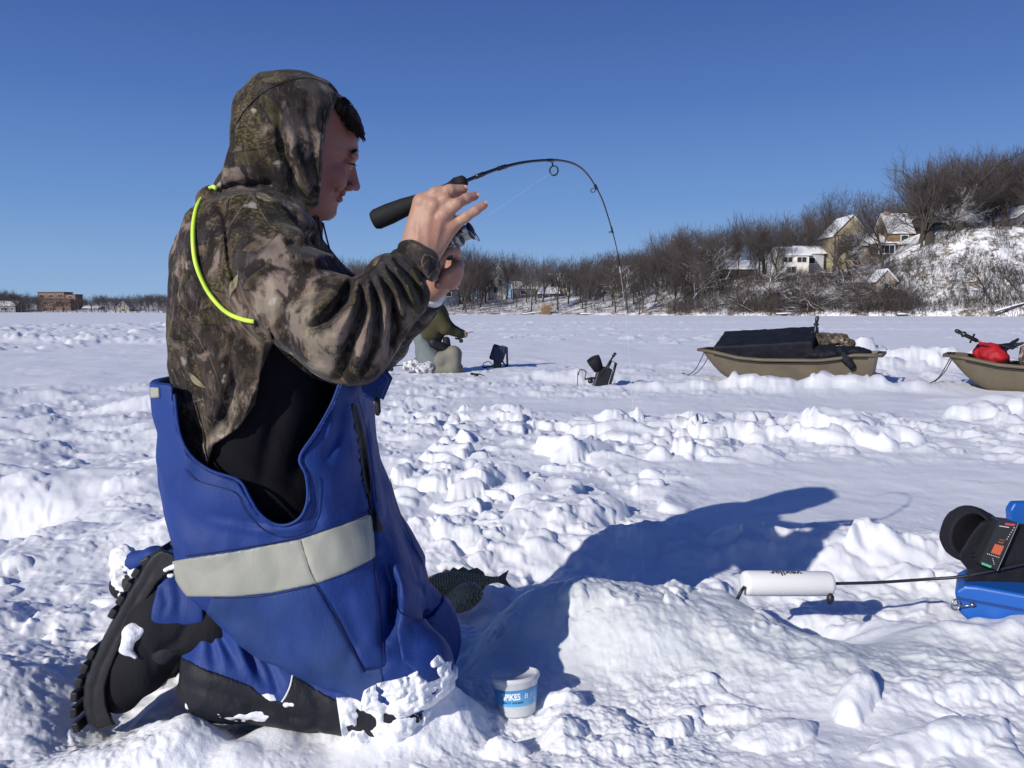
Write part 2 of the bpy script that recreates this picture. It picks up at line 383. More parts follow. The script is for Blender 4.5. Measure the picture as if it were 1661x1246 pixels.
def build_ground():
    # rings: dense close to the man, then wider
    tn = np.linspace(0, 1, 700); r1 = 1 / (1 / 1.02 + tn * (1 / 9.0 - 1 / 1.02))
    r0 = np.linspace(.05, 1.0, 26)[:-1]; r2 = np.geomspace(9.0, 150, 260)[1:]; r3 = np.geomspace(150, 2500, 22)[1:]
    r = np.concatenate([r0, r1, r2, r3])
    a = np.concatenate([np.linspace(-math.radians(42), math.radians(42), 860), np.linspace(math.radians(42), math.radians(318), 110)[1:-1]])
    Rr, Aa = np.meshgrid(r, a, indexing='ij'); X = Rr * np.sin(Aa); Y = Rr * np.cos(Aa)
    Z = H(X.ravel(), Y.ravel()).reshape(X.shape)
    co = np.stack([X, Y, Z], -1).reshape(-1, 3); nr, na = X.shape
    i = np.arange(nr - 1)[:, None] * na; j = np.arange(na)[None, :]; j2 = (j + 1) % na
    f = np.stack([i + j, i + j2, i + na + j2, i + na + j], -1).reshape(-1, 4)[:, ::-1]
    o = mesh_obj('snow_ground', co, np.ascontiguousarray(f), None, None, True)
    ice = 1.0 * bump2(X, Y, .30, 1.93, .5, .24, -.12, 1.5) + .9 * bump2(X, Y, .95, 1.76, .6, .16, -.05, 1.5)
    ice = np.clip(ice * (1 + .6 * perlin2(X * 8, Y * 8, 201)), 0, 1)
    at = o.data.attributes.new('slush', 'FLOAT', 'POINT'); at.data.foreach_set('value', ice.ravel().astype(np.float32))
    tag(o, 'lumpy white snow covering the frozen lake', None, None, 'structure')
    m = mat('snow', (.86, .875, .90), .55, spec=.35); t = NT(m); p = t.obj()
    sl = t.attr('slush')
    var = t.noise(p, 3.0, 4, .6)
    col = t.mix(t.maprange(var, .3, .7), (.86, .875, .895), (.80, .82, .86))
    grey = t.noise(p, 18, 5, .65)
    slc = t.mix(t.maprange(grey, .35, .68), (.80, .82, .82), (.60, .645, .67))
    col = t.mix(sl, col, slc); t.set(Base_Color=col)
    n1 = t.noise(p, 55, 6, .65); n2 = t.noise(p, 420, 3, .6); n3 = t.voro(p, 130)
    n4 = t.noise(p, 150, 4, .7); rgh = t.maprange(t.noise(p, 2.6, 3, .6), .38, .62)
    b = t.bump(n1, .10, .010); b = t.bump(t.math('MULTIPLY', n4, rgh), .40, .004, b); b = t.bump(n2, .45, .0018, b)
    t.set(Normal=b)
    t.set(Roughness=t.mix(sl, (.6, .6, .6), (.32, .32, .32)))
    t.b.inputs['Subsurface Weight'].default_value = .25; t.b.inputs['Subsurface Radius'].default_value = (.012, .016, .02); t.b.inputs['Subsurface Scale'].default_value = 1
    o.data.materials.append(m)
    return m
SNOW = build_ground()
# ================================================================ far shore: hillside, houses, woods
SHX = np.array([-700, -250, -152, -90, -48, -14, 19, 51, 72, 120, 300.]); SHY = np.array([460, 400, 365, 300, 215, 168, 146, 122, 114, 112, 160.])
HX = np.array([-700, -250, -150, -60, -14, 0, 14, 28, 37, 44, 52, 58, 63, 67, 71, 80, 90, 300.]); HZ = np.array([3, 2.2, 2.5, 3, 3.2, 3.4, 4.2, 5.2, 6.0, 6.4, 6.8, 7.4, 8.7, 11.5, 13.2, 14.2, 15, 17.]); HR = np.array([30, 30, 30, 34, 40, 40, 34, 26, 22, 20, 18, 17, 16, 16, 16, 16, 16, 20.])
def shoreY(x): return np.interp(x, SHX, SHY)
def hillZ(x, t):
    x = np.asarray(x, float); t = np.asarray(t, float)
    hz = np.interp(x, HX, HZ); hr = np.interp(x, HX, HR)
    n = perlin2(x * .09, t * .09, 301) * 1.0 + .5 * perlin2(x * .3, t * .3, 302)
    u = np.clip(t / hr, 0, 1.6)
    s = .06 * smoothstep(0, .06, u) + .94 * smoothstep(-.12, 1.02, u) - .94 * smoothstep(-.12, 1.02, 0 * u) * (1 - u.clip(0, 1))
    return hz * np.clip(s, 0, 1) + n * np.clip(u, 0, 1) * np.clip(hz / 9, .2, 1.0) + .02 * np.maximum(t - hr, 0) - .05
def build_hill():
    xs = np.unique(np.concatenate([np.linspace(-700, -260, 30), np.linspace(-260, -20, 120), np.linspace(-20, 110, 330), np.linspace(110, 300, 20)]))
    ts = np.concatenate([np.linspace(-1.0, 30, 100), np.linspace(30, 90, 30)[1:], [130, 250]])
    Xg, Tg = np.meshgrid(xs, ts, indexing='ij'); Yg = shoreY(Xg) + Tg + .8 * perlin2(Xg * .15, Xg * 0, 303)
    Zg = np.where(Tg < 0, -.3, hillZ(Xg, np.maximum(Tg, 0))) + .18 * np.abs(perlin2(Xg * .8, Tg * .8, 304)) * (Tg >= 0)
    co = np.stack([Xg, Yg, Zg], -1).reshape(-1, 3); nx, nt = Xg.shape
    i = np.arange(nx - 1)[:, None] * nt; j = np.arange(nt - 1)[None, :]
    f = np.stack([i + j, i + nt + j, i + nt + j + 1, i + j + 1], -1).reshape(-1, 4)
    m = mat('hillside_snow', (.8, .81, .84), .8, spec=.1); t = NT(m); p = t.obj()
    n = t.noise(t.mapping(p, (1, 1, 1.6)), .45, 8, .72); n2 = t.noise(p, 2.2, 5, .7)
    bare = t.math('ADD', t.math('MULTIPLY', n, .65), t.math('MULTIPLY', n2, .35))
    col = t.mix(t.maprange(bare, .47, .57), (.8, .81, .84), (.16, .125, .095)); t.set(Base_Color=col)
    o = mesh_obj('hillside', co, f, m, None, True); tag(o, kind='structure')
build_hill()
def ground_z(x, Y): return float(hillZ(x, max(0.0, Y - float(shoreY(x)))))

# ---------------------------------------------------------------- bare trees
def bark_mat(name, c1, c2, snow=0.0):
    m = mat(name, c1, .9, spec=.1); t = NT(m); p = t.obj()
    col = t.mix(t.noise(p, 3, 3), c1, c2)
    if snow:
        nz = t.sep(t.geo('Normal'))[2]
        col = t.mix(t.math('GREATER_THAN', nz, snow), col, (.82, .84, .88))
    t.set(Base_Color=col); return m
BARK = bark_mat('grey_brown_bark', (.085, .073, .062), (.055, .048, .042))
TWIG = bark_mat('purple_brown_twigs', (.098, .084, .080), (.066, .056, .054))
BARKP = bark_mat('pale_bark', (.20, .17, .13), (.11, .09, .07))
BARKS = bark_mat('snow_laden_bark', (.10, .08, .065), (.06, .05, .04), .35)
TWIGR = bark_mat('russet_twigs', (.15, .09, .065), (.09, .06, .05))
class Tree:
    def __init__(s): s.t = MB(); s.c = MB()
def limb(mb, pts, r0, r1, n=3):
    k = len(pts); mb.tube(pts, [r0 + (r1 - r0) * i / (k - 1) for i in range(k)], n, cap=False)
def grow(tr, rng, p, d, L, r, lvl, maxl, spread, up):
    """one branch: bends, then forks"""
    n = 3 if lvl < 2 else 2; pts = [p.copy()]; q = p.copy(); dd = d.copy()
    for i in range(n):
        dd = (dd + Vector((rng.gauss(0, .16), rng.gauss(0, .16), rng.gauss(0, .10) + up * .12))).normalized(); q = q + dd * L / n; pts.append(q.copy())
    mb = tr.t if lvl <= 1 else tr.c
    if lvl >= maxl:
        # a twig is a thin blade pair, two triangles
        a = dd.orthogonal().normalized() * r; mb.add([pts[0] - a, pts[0] + a, pts[-1]], [(0, 1, 2)]); return
    limb(mb, pts, r, r * .62, 5 if lvl == 0 else 3)
    k = {0: 6, 1: 5, 2: 5, 3: 5, 4: 4}.get(lvl, 4)
    for i in range(k):
        f = 1.0 if i == 0 else rng.uniform(.35 if lvl else .42, 1.0)
        seg = min(int(f * n), n - 1); w = f * n - seg; b = pts[seg].lerp(pts[seg + 1], min(w, 1))
        ax = dd.orthogonal().normalized(); ax.rotate(Matrix.Rotation(rng.uniform(0, 6.283), 3, dd))
        nd = dd.copy(); an = rng.uniform(.15, .35) if i == 0 else rng.uniform(.5, 1.0) * spread
        nd.rotate(Matrix.Rotation(an, 3, ax))
        grow(tr, rng, b, nd, L * rng.uniform(.55, .8) * (1.0 if i else 1.1), r * (.6 if i == 0 else .42), lvl + 1, maxl, spread, up)
def make_tree_meshes(seed, H_=14, maxl=5, spread=.9, up=.5, lean=(0, 0), bark=None, twig=None, trunk=.3, r=.24):
    rng = random.Random(seed); tr = Tree()
    d = Vector((lean[0] + rng.gauss(0, .04), lean[1], 1)).normalized()
    grow(tr, rng, Vector((0, 0, -.4)), d, H_ * trunk, r, 0, maxl, spread, up)
    out = []
    for mb, nm, mm in ((tr.t, 'trunk', bark or BARK), (tr.c, 'crown', twig or TWIG)):
        me = bpy.data.meshes.new(nm); me.from_pydata(mb.v, [], mb.f); me.materials.append(mm); out.append(me)
    zs = [v[2] for v in tr.c.v]; out.append(max(zs)); return out
def plant(name, meshes, x, Y, h, rotz, label, cat, group=None, z=None, sx=1.0, tilt=(0, 0)):
    z = ground_z(x, Y) if z is None else z; s = h / meshes[2]
    e = empty(name, (x, Y, z), label, cat, group, (tilt[0], tilt[1], rotz)); e.scale = (s * sx, s * sx, s)
    for me in meshes[:2]:
        c = bpy.data.objects.new(me.name.split('.')[0], me); C.objects.link(c); c.parent = e
    return e
VAR = [make_tree_meshes(11 + k, 14, 5, [.8, .68, .85, .62, .75, .8][k], [.9, 1.3, .7, 1.5, 1.0, .8][k], trunk=[.34, .40, .32, .44, .37, .34][k]) for k in range(6)]
rt = random.Random(5)
WOOD = 'bare trees of the wood along the far shore'; LWOOD = 'low bare trees on the distant left shore'
def px_x(px, Y): return (px - 830.5) / F * Y
# treeline height in the photograph: pixel row of the tops at pixel columns
TOPX = [540, 600, 640, 680, 740, 790, 840, 900, 950, 1000, 1060, 1130, 1200, 1260, 1310, 1350, 1400, 1440, 1460, 1480, 1560, 1620, 1661, 1720, 1900]
TOPY = [418, 408, 405, 400, 392, 400, 402, 400, 408, 398, 382, 352, 345, 330, 315, 300, 300, 320, 330, 245, 240, 232, 228, 225, 220]
count = 0
ZONES = ((775, "bare grey-brown tree on the far shore, behind the kneeling man's head and hands", 'trees behind the man'), (935, 'bare grey-brown tree among the small houses at the centre of the far shore', 'trees among the central houses'),
         (1085, 'bare grey-brown tree in the dense wood right of the rod tip', 'trees right of the rod tip'), (1245, 'bare grey-brown tree in the rising wood left of the white house', 'trees left of the white house'),
         (1440, 'bare grey-brown tree on the slope around the white and cream houses', 'trees round the white house'), (9999, 'tall bare tree on top of the snowy bluff at the right', 'trees on top of the bluff'))
for row in range(7):
    px = 520 + rt.uniform(0, 20)
    while px < 1760 and count < 235:
        t_ = [3, 9, 16, 24, 34, 46, 60][row] + rt.uniform(-2.5, 3)
        x0 = px_x(px, 150)
        Yv = float(shoreY(px_x(px, 150))); Yv = float(shoreY(px_x(px, Yv + t_))) + t_; x = px_x(px, Yv)
        top = float(np.interp(px, TOPX, TOPY)) - 8; step = [44, 38, 33, 31, 31, 33, 38][row] * rt.uniform(.7, 1.3)
        hr = float(np.interp(x, HX, HR))
        bluff = px > 1180
        if bluff and t_ < hr * (.55 if px < 1420 else 1.0): px += step; continue         # the bluff face has its own plants
        if 800 < px < 860 and t_ < 14: px += step; continue       # snowy lawn
        if any(a_ < px < b_ and Yv < y_ and rt.random() < pr_ for a_, b_, y_, pr_ in ((1255, 1335, 150, .6), (1345, 1410, 150, .1), (1400, 1480, 146, .45), (1500, 1640, 141, .5), (775, 828, 205, .6), (838, 925, 200, .6), (1165, 1240, 164, .7))): px += step; continue
        z = ground_z(x, Yv); ztop = CAMZ + (504 - top) / F * Yv
        hmax = ztop - z
        if 1340 < px < 1450: hmax *= .72                           # gap where the single elm stands against the sky
        h = hmax * ((rt.uniform(.72, 1.0) if row > 2 else rt.uniform(.55, .9)) if px < 1450 else rt.uniform(.85, 1.04)); h = max(h, 4.5)
        k = rt.randrange(6)
        zl, zg_ = [q_[1:] for q_ in ZONES if px < q_[0]][0]
        plant('bare_tree', VAR[k], x, Yv, h, rt.uniform(0, 6.28), zl, 'tree', zg_, z, rt.uniform(.85, 1.15))
        count += 1; px += step
# the low wood at the far left
for row in range(4):
    px = -60 + rt.uniform(0, 10)
    while px < 330:
        t_ = [10, 22, 36, 52][row] + rt.uniform(-3, 3); Yv = 385 + t_ - (px / 270) * 20; x = px_x(px, Yv); z = ground_z(x, Yv)
        top = float(np.interp(px, [-60, 0, 25, 60, 90, 130, 170, 200, 240, 330], [462, 464, 462, 473, 473, 480, 474, 475, 471, 474])); h = (CAMZ + (504 - top) / F * Yv - z) * rt.uniform(.7, 1.0)
        plant('bare_tree', VAR[rt.randrange(6)], x, Yv, max(h, 4), rt.uniform(0, 6.28), 'low dark bare tree on the distant left shore', 'tree', LWOOD, z, rt.uniform(1.4, 1.9)); px += rt.uniform(12, 22)
# further trees that read as one mass
def light_wood(name, pxa, pxb, Yoff, n, seed, frac, dens=260):
    rng = np.random.RandomState(seed); vs = []; 
    for i in range(n):
        px = rng.uniform(pxa, pxb); x = px_x(px, 150); Yv = float(shoreY(x)) + rng.uniform(*Yoff); x = px_x(px, Yv); z = ground_z(x, Yv)
        top = float(np.interp(px, TOPX, TOPY)) if px > 500 else 476
        h = max(4, (CAMZ + (504 - top) / F * Yv - z) * rng.uniform(*frac)); h *= .62 if px > 1440 else 1; w = h * .42
        m_ = dens; u = rng.normal(size=(m_, 3)); u /= np.linalg.norm(u, axis=1)[:, None]; rr = rng.uniform(.2, 1, (m_, 1)) ** .5
        c = u * rr * [w, w, h * .46] + [x, Yv, z + h * .52]; d = (c - [x, Yv, z + h * .2]); d /= np.linalg.norm(d, axis=1)[:, None]
        d += rng.normal(0, .35, (m_, 3)); ln = rng.uniform(.5, 1.4, (m_, 1)); s = np.cross(d, rng.normal(size=(m_, 3))); s /= np.linalg.norm(s, axis=1)[:, None]
        tri = np.stack([c - s * .035, c + s * .035, c + d * ln], 1); vs.append(tri.reshape(-1, 3))
        a = np.array([x, Yv, z - .3]); vs.append(np.array([a + [-.16, 0, 0], a + [.16, 0, 0], a + [rng.normal(0, .5), 0, h * .7]]))
    v = np.concatenate(vs); o = mesh_obj(name, v, np.arange(len(v)).reshape(-1, 3), TWIG); tag(o, 'massed bare twigs of the woods behind the shore trees', None, None, 'stuff')
light_wood('distant_woods', 520, 1760, (34, 75), 330, 3, (.6, .95), 300)
light_wood('undergrowth_wood', 520, 770, (12, 34), 50, 6, (.35, .7), 260); light_wood('undergrowth_wood', 930, 1170, (14, 34), 60, 8, (.35, .7), 260)

light_wood('distant_woods', -80, 340, (40, 70), 90, 4, (.7, .95), 200)
# brush: thin upright stems over the bluff and along the shore
def brush(name, n, seed, xr, tr_, hr_, mats, label, w=.03):
    rng = np.random.RandomState(seed); px = rng.uniform(xr[0], xr[1], n)
    t = rng.uniform(0, 1, n); Y0 = shoreY(px_x(px, 135)); hrr = np.interp(px_x(px, 135), HX, HR); tt = tr_[0] + (tr_[1] - tr_[0]) * t * hrr
    Yv = Y0 + tt; x = px_x(px, Yv); Yv = shoreY(x) + tt; keep = perlin2(x * .22, tt * .3, seed) > -.1 - .25 * (tt < 3)
    x, Yv, tt = x[keep], Yv[keep], tt[keep]; z = hillZ(x, tt); n = len(x)
    h = rng.uniform(hr_[0], hr_[1], n); lean = rng.normal(0, .38, (n, 2)); a = np.stack([x, Yv, z - .1], 1)
    ang = rng.uniform(0, np.pi, n); s = np.stack([np.cos(ang), np.sin(ang), 0 * ang], 1) * (w * rng.uniform(.6, 1.4, n))[:, None]
    mid = a + np.stack([lean[:, 0] * h * .4, lean[:, 1] * h * .4, h * .6], 1); tip = a + np.stack([lean[:, 0] * h, lean[:, 1] * h, h], 1)
    tris = [np.stack([a - s, a + s, mid], 1), np.stack([mid - s * .7, mid + s * .7, tip], 1)]
    for k in range(4):
        f = rng.uniform(.3, .9, (n, 1)); b = a + (tip - a) * f; dd = rng.normal(0, 1, (n, 3)); dd[:, 2] = np.abs(dd[:, 2]) + .4; dd /= np.linalg.norm(dd, axis=1)[:, None]
        tris.append(np.stack([b - s * .5, b + s * .5, b + dd * (h * .38)[:, None]], 1))
    v = np.concatenate([q.reshape(-1, 3) for q in tris]); o = mesh_obj(name, v, np.arange(len(v)).reshape(-1, 3), mats); tag(o, label, None, None, 'stuff')
brush('brushwood', 15000, 21, (1080, 1760), (0.02, 1.1), (.7, 2.1), TWIG, 'grey-brown brushwood tangled over the snowy bluff', .028)
brush('russet_brush', 4200, 22, (1060, 1420), (0.1, 1.0), (.6, 1.7), TWIGR, 'russet brush on the lower part of the bluff', .03)
brush('brushwood', 4200, 23, (540, 1120), (0.0, .9), (.6, 2.4), TWIG, 'thin brush and saplings at the foot of the shore wood', .03)
brush('ridge_brush', 4200, 24, (1200, 1760), (0.85, 1.35), (.8, 2.2), TWIG, 'dense dark brush along the top of the bluff', .035)
brush('slope_brush', 7000, 26, (1080, 1500), (0.45, 1.25), (.9, 2.8), TWIG, 'tall brown brush on the upper slope below the houses', .035)
brush('reeds', 260, 25, (878, 892), (0.0, .06), (1.2, 2.2), bark_mat('tan_reed', (.42, .30, .18), (.34, .24, .14)), 'tuft of tan reeds at the water edge', .03)
# single trees one can tell apart
elm = make_tree_meshes(77, 14, 5, .8, .9, trunk=.42, r=.26)
def at_bluff(px, t_):
    x = px_x(px, 130)
    for _ in range(3): Yv = float(shoreY(x)) + t_; x = px_x(px, Yv)
    return x, Yv
x, Yv = at_bluff(1427, 17); zt = CAMZ + (504 - 285) / F * Yv
plant('elm_tree', elm, x, Yv, zt - ground_z(x, Yv), 1.0, 'tall bare elm standing alone against the sky left of the gabled house', 'tree', None, None, 1.15)
bigs = [(1545, 18, 238, 'wide-crowned bare oak rising over the dark house on the bluff', 1.5), (1618, 19, 240, 'thick-trunked bare oak right of the dark house on the bluff', 1.4), (1500, 19, 250, 'bare spreading tree beside the white gabled roof', 1.5), (1672, 17, 236, 'bare tree on the bluff at the right picture edge', 1.4)]
for k, (px, t_, top, lab, sx) in enumerate(bigs):
    x, Yv = at_bluff(px, t_); z = ground_z(x, Yv); plant('bare_oak', make_tree_meshes(90 + k, 14, 5, .95, .55, trunk=.36, r=.42, bark=BARKP if k < 2 else BARK), x, Yv, CAMZ + (504 - top) / F * Yv - z, k * 1.3, lab, 'tree', None, z, sx)
x, Yv = at_bluff(1041, 3); plant('pale_tree', make_tree_meshes(60, 12, 4, .7, .5, bark=BARKP, trunk=.55, r=.34), x, Yv, 10.5, .5, 'pale-trunked forked tree at the edge of the shore wood', 'tree', None, None, .9)
x, Yv = at_bluff(1018, 2); plant('snowy_tree', make_tree_meshes(61, 12, 4, .9, .1, lean=(.15, 0), bark=BARKS, twig=BARKS, trunk=.5, r=.3), x, Yv, 10, 2.2, 'snow-laden crooked tree left of the pale-trunked tree', 'tree', None, None, .9)
def snowy(px, t_, h, lean, rot, lab, seed, sx=1.0, lv=3):
    x, Yv = at_bluff(px, t_); plant('leaning_tree', make_tree_meshes(seed, 9, lv, .9, -.1, lean=(lean, 0), bark=BARKS, twig=BARKS, trunk=.55, r=.17), x, Yv, h, 0, lab, 'tree', None, None, sx)
snowy(1262, 5, 9.5, -1.0, 0, 'snow-covered branching tree leaning left below the white house', 71)
snowy(1340, 2, 7.5, -1.5, 0, 'fallen-over snowy trunk lying up the bluff under the white house', 72)
snowy(1448, 2, 8.0, -1.2, 0, 'large snow-laden tree arching left over the shore', 73, 1.2, 4)
snowy(1455, 5, 8.5, -.5, 0, 'dark crooked tree with snowy limbs beside the arching tree', 74, 1.0, 4)
snowy(1225, 1, 5.0, -1.3, 0, 'short snow-topped stem slanting left at the shoreline', 75)
snowy(1535, 5, 6.5, .2, 0, 'clump-forming small tree in the middle of the snowy bluff', 76, 1.0, 4)
snowy(1610, 2, 8.5, -.55, 0, 'thin leaning tree on the open snow slope', 77)
snowy(1648, 4, 7.5, -.5, 0, 'slanting bare tree near the right edge of the bluff', 78)
snowy(1185, 14, 9, -.8, 0, 'snow-dusted tree spreading left above the low shed roof', 79, 1.0, 4)
snowy(1115, 8, 9, .3, 0, 'snow-frosted bush tree in the shade of the wood', 80, 1.1, 4)
snowy(1375, 16, 8.5, -.3, 0, 'snow-dusted conifer-like tree in front of the tudor house', 81, 1.0, 4)
snowy(1525, 16, 9, -.1, 0, 'dark bushy tree with snow in front of the dark house', 82, 1.2, 5)
# fallen logs and a dock at the shore
def shore_log(px, t_, L, r, ang, tilt, lab):
    x, Yv = at_bluff(px, t_); z = ground_z(x, Yv) + r * .6; c, s = math.cos(tilt), math.sin(tilt)
    e = MB().tube([(x - L / 2 * c, Yv, z + .05), (x, Yv + .1, z + L * .5 * s + .08), (x + L / 2 * c, Yv + .3, z + L * s)], [r, r * .9, r * .5], 7).build('fallen_log', BARKS); tag(e, lab, 'log')
shore_log(865, .3, 4.2, .16, 0, .12, 'dark plank-like log lying on the snow by the lawn')
shore_log(952, .2, 2.6, .22, 0, .02, 'short dark log at the foot of the central wood')
shore_log(1278, .4, 4.0, .2, 0, .03, 'dark fallen log with snow under the white house bluff')
shore_log(1466, .3, 2.4, .22, 0, .0, 'short dark log at the waterline below the arching tree')
shore_log(1640, .5, 5.5, .2, 0, .28, 'snow-topped fallen trunk at the right end of the shore')
# ---------------------------------------------------------------- houses
ROOFSNOW = mat('roof_snow', (.84, .85, .88), .8)
def house(name, label, px, Y, base_py, w, d, wall_h, roof_h, wallc, axis='x', trim=(.7, .7, .68), wins=(), roof='gable', rot=0, extra=None, roofc=None, under=1.5, chimney=None):
    """a house with its gable ridge along axis; wins are (x, z, width, height) on the wall that faces the lake"""
    b = P(px, base_py, Y); e = empty(name, (b[0], Y, b[2]), label, 'house')
    wm = mat(name + '_wall', wallc, .8); MBw = MB(); MBw.box((0, d / 2, (wall_h - under) / 2), (w, d, wall_h + under))
    ov = .35; rm = roofc or ROOFSNOW
    if roof == 'gable' and axis == 'y':      # gable faces the lake
        MBw.prism([(-w / 2, wall_h), (w / 2, wall_h), (0, wall_h + roof_h)], d)
        r = MB()
        for s in (-1, 1):
            pts = [(s * (w / 2 + ov), wall_h - ov * roof_h / (w / 2)), (0, wall_h + roof_h), (0, wall_h + roof_h + .22), (s * (w / 2 + ov), wall_h - ov * roof_h / (w / 2) + .22)]
            r.prism(pts if s > 0 else pts[::-1], d + 2 * ov, Matrix.Translation((0, -ov, .01)))
    elif roof == 'gable':
        for sx in (-1, 1):
            x0 = sx * w / 2 - sx * .02
            MBw.add([(x0, 0, wall_h), (x0, d, wall_h), (x0, d / 2, wall_h + roof_h), (x0 - sx * .2, 0, wall_h), (x0 - sx * .2, d, wall_h), (x0 - sx * .2, d / 2, wall_h + roof_h)],
                    [(0, 1, 2), (5, 4, 3), (0, 3, 4, 1), (1, 4, 5, 2), (2, 5, 3, 0)])
        r = MB(); k = ov * roof_h / (d / 2)
        for y0, y1 in ((-ov, d / 2), (d + ov, d / 2)):
            zz = [wall_h - k, wall_h + roof_h]
            vs = [(-w / 2 - ov, y0, zz[0]), (w / 2 + ov, y0, zz[0]), (w / 2 + ov, y1, zz[1]), (-w / 2 - ov, y1, zz[1])]; vs += [(a, b_, c + .22) for a, b_, c in vs]
            r.add(vs, [(0, 1, 2, 3), (7, 6, 5, 4), (0, 4, 5, 1), (1, 5, 6, 2), (2, 6, 7, 3), (3, 7, 4, 0)])
    else:
        r = MB().box((0, d / 2, wall_h + .14), (w + .6, d + .6, .25))
    wo_ = MBw
    a = mesh_obj('wall', wo_.v, wo_.f, wm, e, local=True); q = mesh_obj('roof', r.v, r.f, rm, e, local=True)
    if chimney:
        cb = MB().box((chimney[0], d * .5, wall_h + roof_h * .8), (.9, .9, 2.4)); mesh_obj('chimney', cb.v, cb.f, mat('chimney_brick', (.42, .30, .24), .9), q, local=True)
    gl = WINGLASS; tm = mat(name + '_trim', trim, .7)
    for (wx, wz, ww, wh) in wins:
        fr = MB().box((wx, -.03, wz), (ww + .24, .10, wh + .24)); f_ = mesh_obj('window', fr.v, fr.f, tm, a, local=True)
        pn = MB()
        nx = max(1, int(round(ww / .8)))
        for k in range(nx): pn.box((wx - ww / 2 + ww / nx * (k + .5), -.085, wz), (ww / nx - .09, .03, wh - .02))
        mesh_obj('pane', pn.v, pn.f, gl, a, local=True)
    if extra: extra(e, a)
    return e
WINGLASS = mat('dark_window_glass', (.03, .035, .045), .08, spec=.8)
def half_timber(w, h0, h1):
    def fn(e, a):
        for k in range(6):
            b = MB().box((-w / 2 + .3 + k * (w - .6) / 5, -.05, (h0 + h1) / 2), (.16, .1, h1 - h0)); mesh_obj('timber', b.v, b.f, BARK, e, local=True)
        for z in (h0, h1): b = MB().box((0, -.06, z), (w, .1, .16)); mesh_obj('timber', b.v, b.f, BARK, e, local=True)
    return fn
house('white_house', 'white two-storey house with rows of dark windows on the wooded bluff', 1288, 148, 446, 5.2, 6, 3.6, 1.4, (.82, .78, .68), 'x', wins=[(-1.2, 2.7, 1.7, .9), (1.3, 2.7, 1.7, .9), (-.6, .9, 1.8, 1.1)])
house('white_wing', 'snow-roofed grey wing standing right of the white house', 1316, 152, 446, 4.4, 6, 4.0, 1.3, (.42, .43, .46), 'x', wins=[(0, 2.6, 1.2, 1)])
house('tudor_house', 'cream half-timbered house with a dark bay half hidden by trees', 1380, 150, 428, 6.5, 7, 5.2, 3.4, (.48, .41, .27), 'y', trim=(.1, .08, .07), wins=[(-1.6, 3.0, 1.6, 1.4), (1.3, 3.2, 1.4, 1.2)], extra=half_timber(6.5, 2.0, 5.1))
house('brown_house', 'long house with a broad snowy roof right of the tudor house', 1412, 146, 418, 5.6, 6, 2.3, 2.0, (.22, .16, .11), 'x', wins=[(1.6, 1.0, 2.0, 1.3)])
house('glazed_porch', 'low flat-roofed glazed porch below the white gabled roof', 1438, 142, 414, 3.4, 3, 2.0, 0, (.13, .10, .08), roof='flat', wins=[(0, 1.0, 2.6, 1.4)])
house('gabled_house', 'tan house with steep white gabled roof and brick chimney', 1461, 146, 400, 4.2, 6, 2.6, 3.3, (.26, .18, .10), 'x', wins=[(.6, 1.3, 1.2, 1.2)], chimney=(-1.4, 0))
house('dark_house', 'dark timber house with layered snowy roofs under the big oaks', 1546, 142, 398, 8.4, 7, 4.0, 2.0, (.10, .08, .065), 'x', wins=[(-2.4, 2.8, 1.6, .9), (1.5, 2.8, 1.6, .9), (-2.4, .9, 1.2, 1.2), (2.2, .9, 1.2, 1.2)], trim=(.35, .28, .2))
house('dark_wing', 'low dark wing with snowy hipped roof right of the layered house', 1597, 141, 390, 7.4, 6, 1.6, 1.5, (.09, .08, .07), 'x', wins=[(-1.5, .9, 1.2, .8)])
house('edge_house', 'white-trimmed house cut by the right picture edge', 1672, 132, 388, 4.6, 6, 3.6, 1.8, (.30, .31, .33), 'y', trim=(.8, .8, .8), wins=[(-1.2, 2.0, .8, 1.6)])
house('boathouse', 'small grey boathouse with snow on its eaves low on the bluff', 1437, 127, 472, 2.8, 3, 1.7, 1.5, (.34, .28, .22), 'y', wins=[(0, .8, .7, .7)])
house('low_shed', 'long low dark building with snowy roof within the wood', 1202, 165, 447, 6.6, 6, 1.4, 1.6, (.05, .045, .04), 'x')
house('cream_house', 'white house with steep snowy roof seen through the central trees', 806, 205, 476, 4.6, 7, 4.2, 3.0, (.82, .80, .74), 'y', wins=[(-1.2, 2.6, .8, 1.4), (.8, 2.6, .8, 1.4), (-.4, .9, 1, 1.4)])
house('cream_annex', 'white annex left of the steep-roofed white house', 786, 203, 478, 2.6, 5, 2.6, 1.5, (.80, .77, .70), 'y', wins=[(0, 1.4, .8, 1.0)])
house('grey_bungalow', 'long grey bungalow with snow on the roof behind thin trees', 862, 198, 481, 9.0, 6, 2.0, 1.5, (.17, .17, .19), 'x', wins=[(-2, 1.0, 1.2, .9), (2.2, 1.0, 1.2, .9)])
house('yellow_cottage', 'yellowish cottage with white trim behind the dark bungalow', 905, 204, 478, 6, 6, 3.4, 1.8, (.60, .50, .32), 'x', wins=[(-1.4, 2.2, .9, 1.3), (1.6, 2.2, .9, 1.3)])
house('dark_cottage', 'dark green cottage among shrubs near the waterfront', 889, 186, 489, 4.6, 5, 1.9, 1.2, (.06, .07, .06), 'x', wins=[(-.5, 1.0, 1.4, .9)], trim=(.6, .6, .6))
house('pier_house', 'small blue-grey house low on the shore behind the man', 728, 190, 488, 4.5, 5, 2.8, 1.4, (.12, .15, .2), 'x', wins=[(0, 1.5, 1.2, 1)])
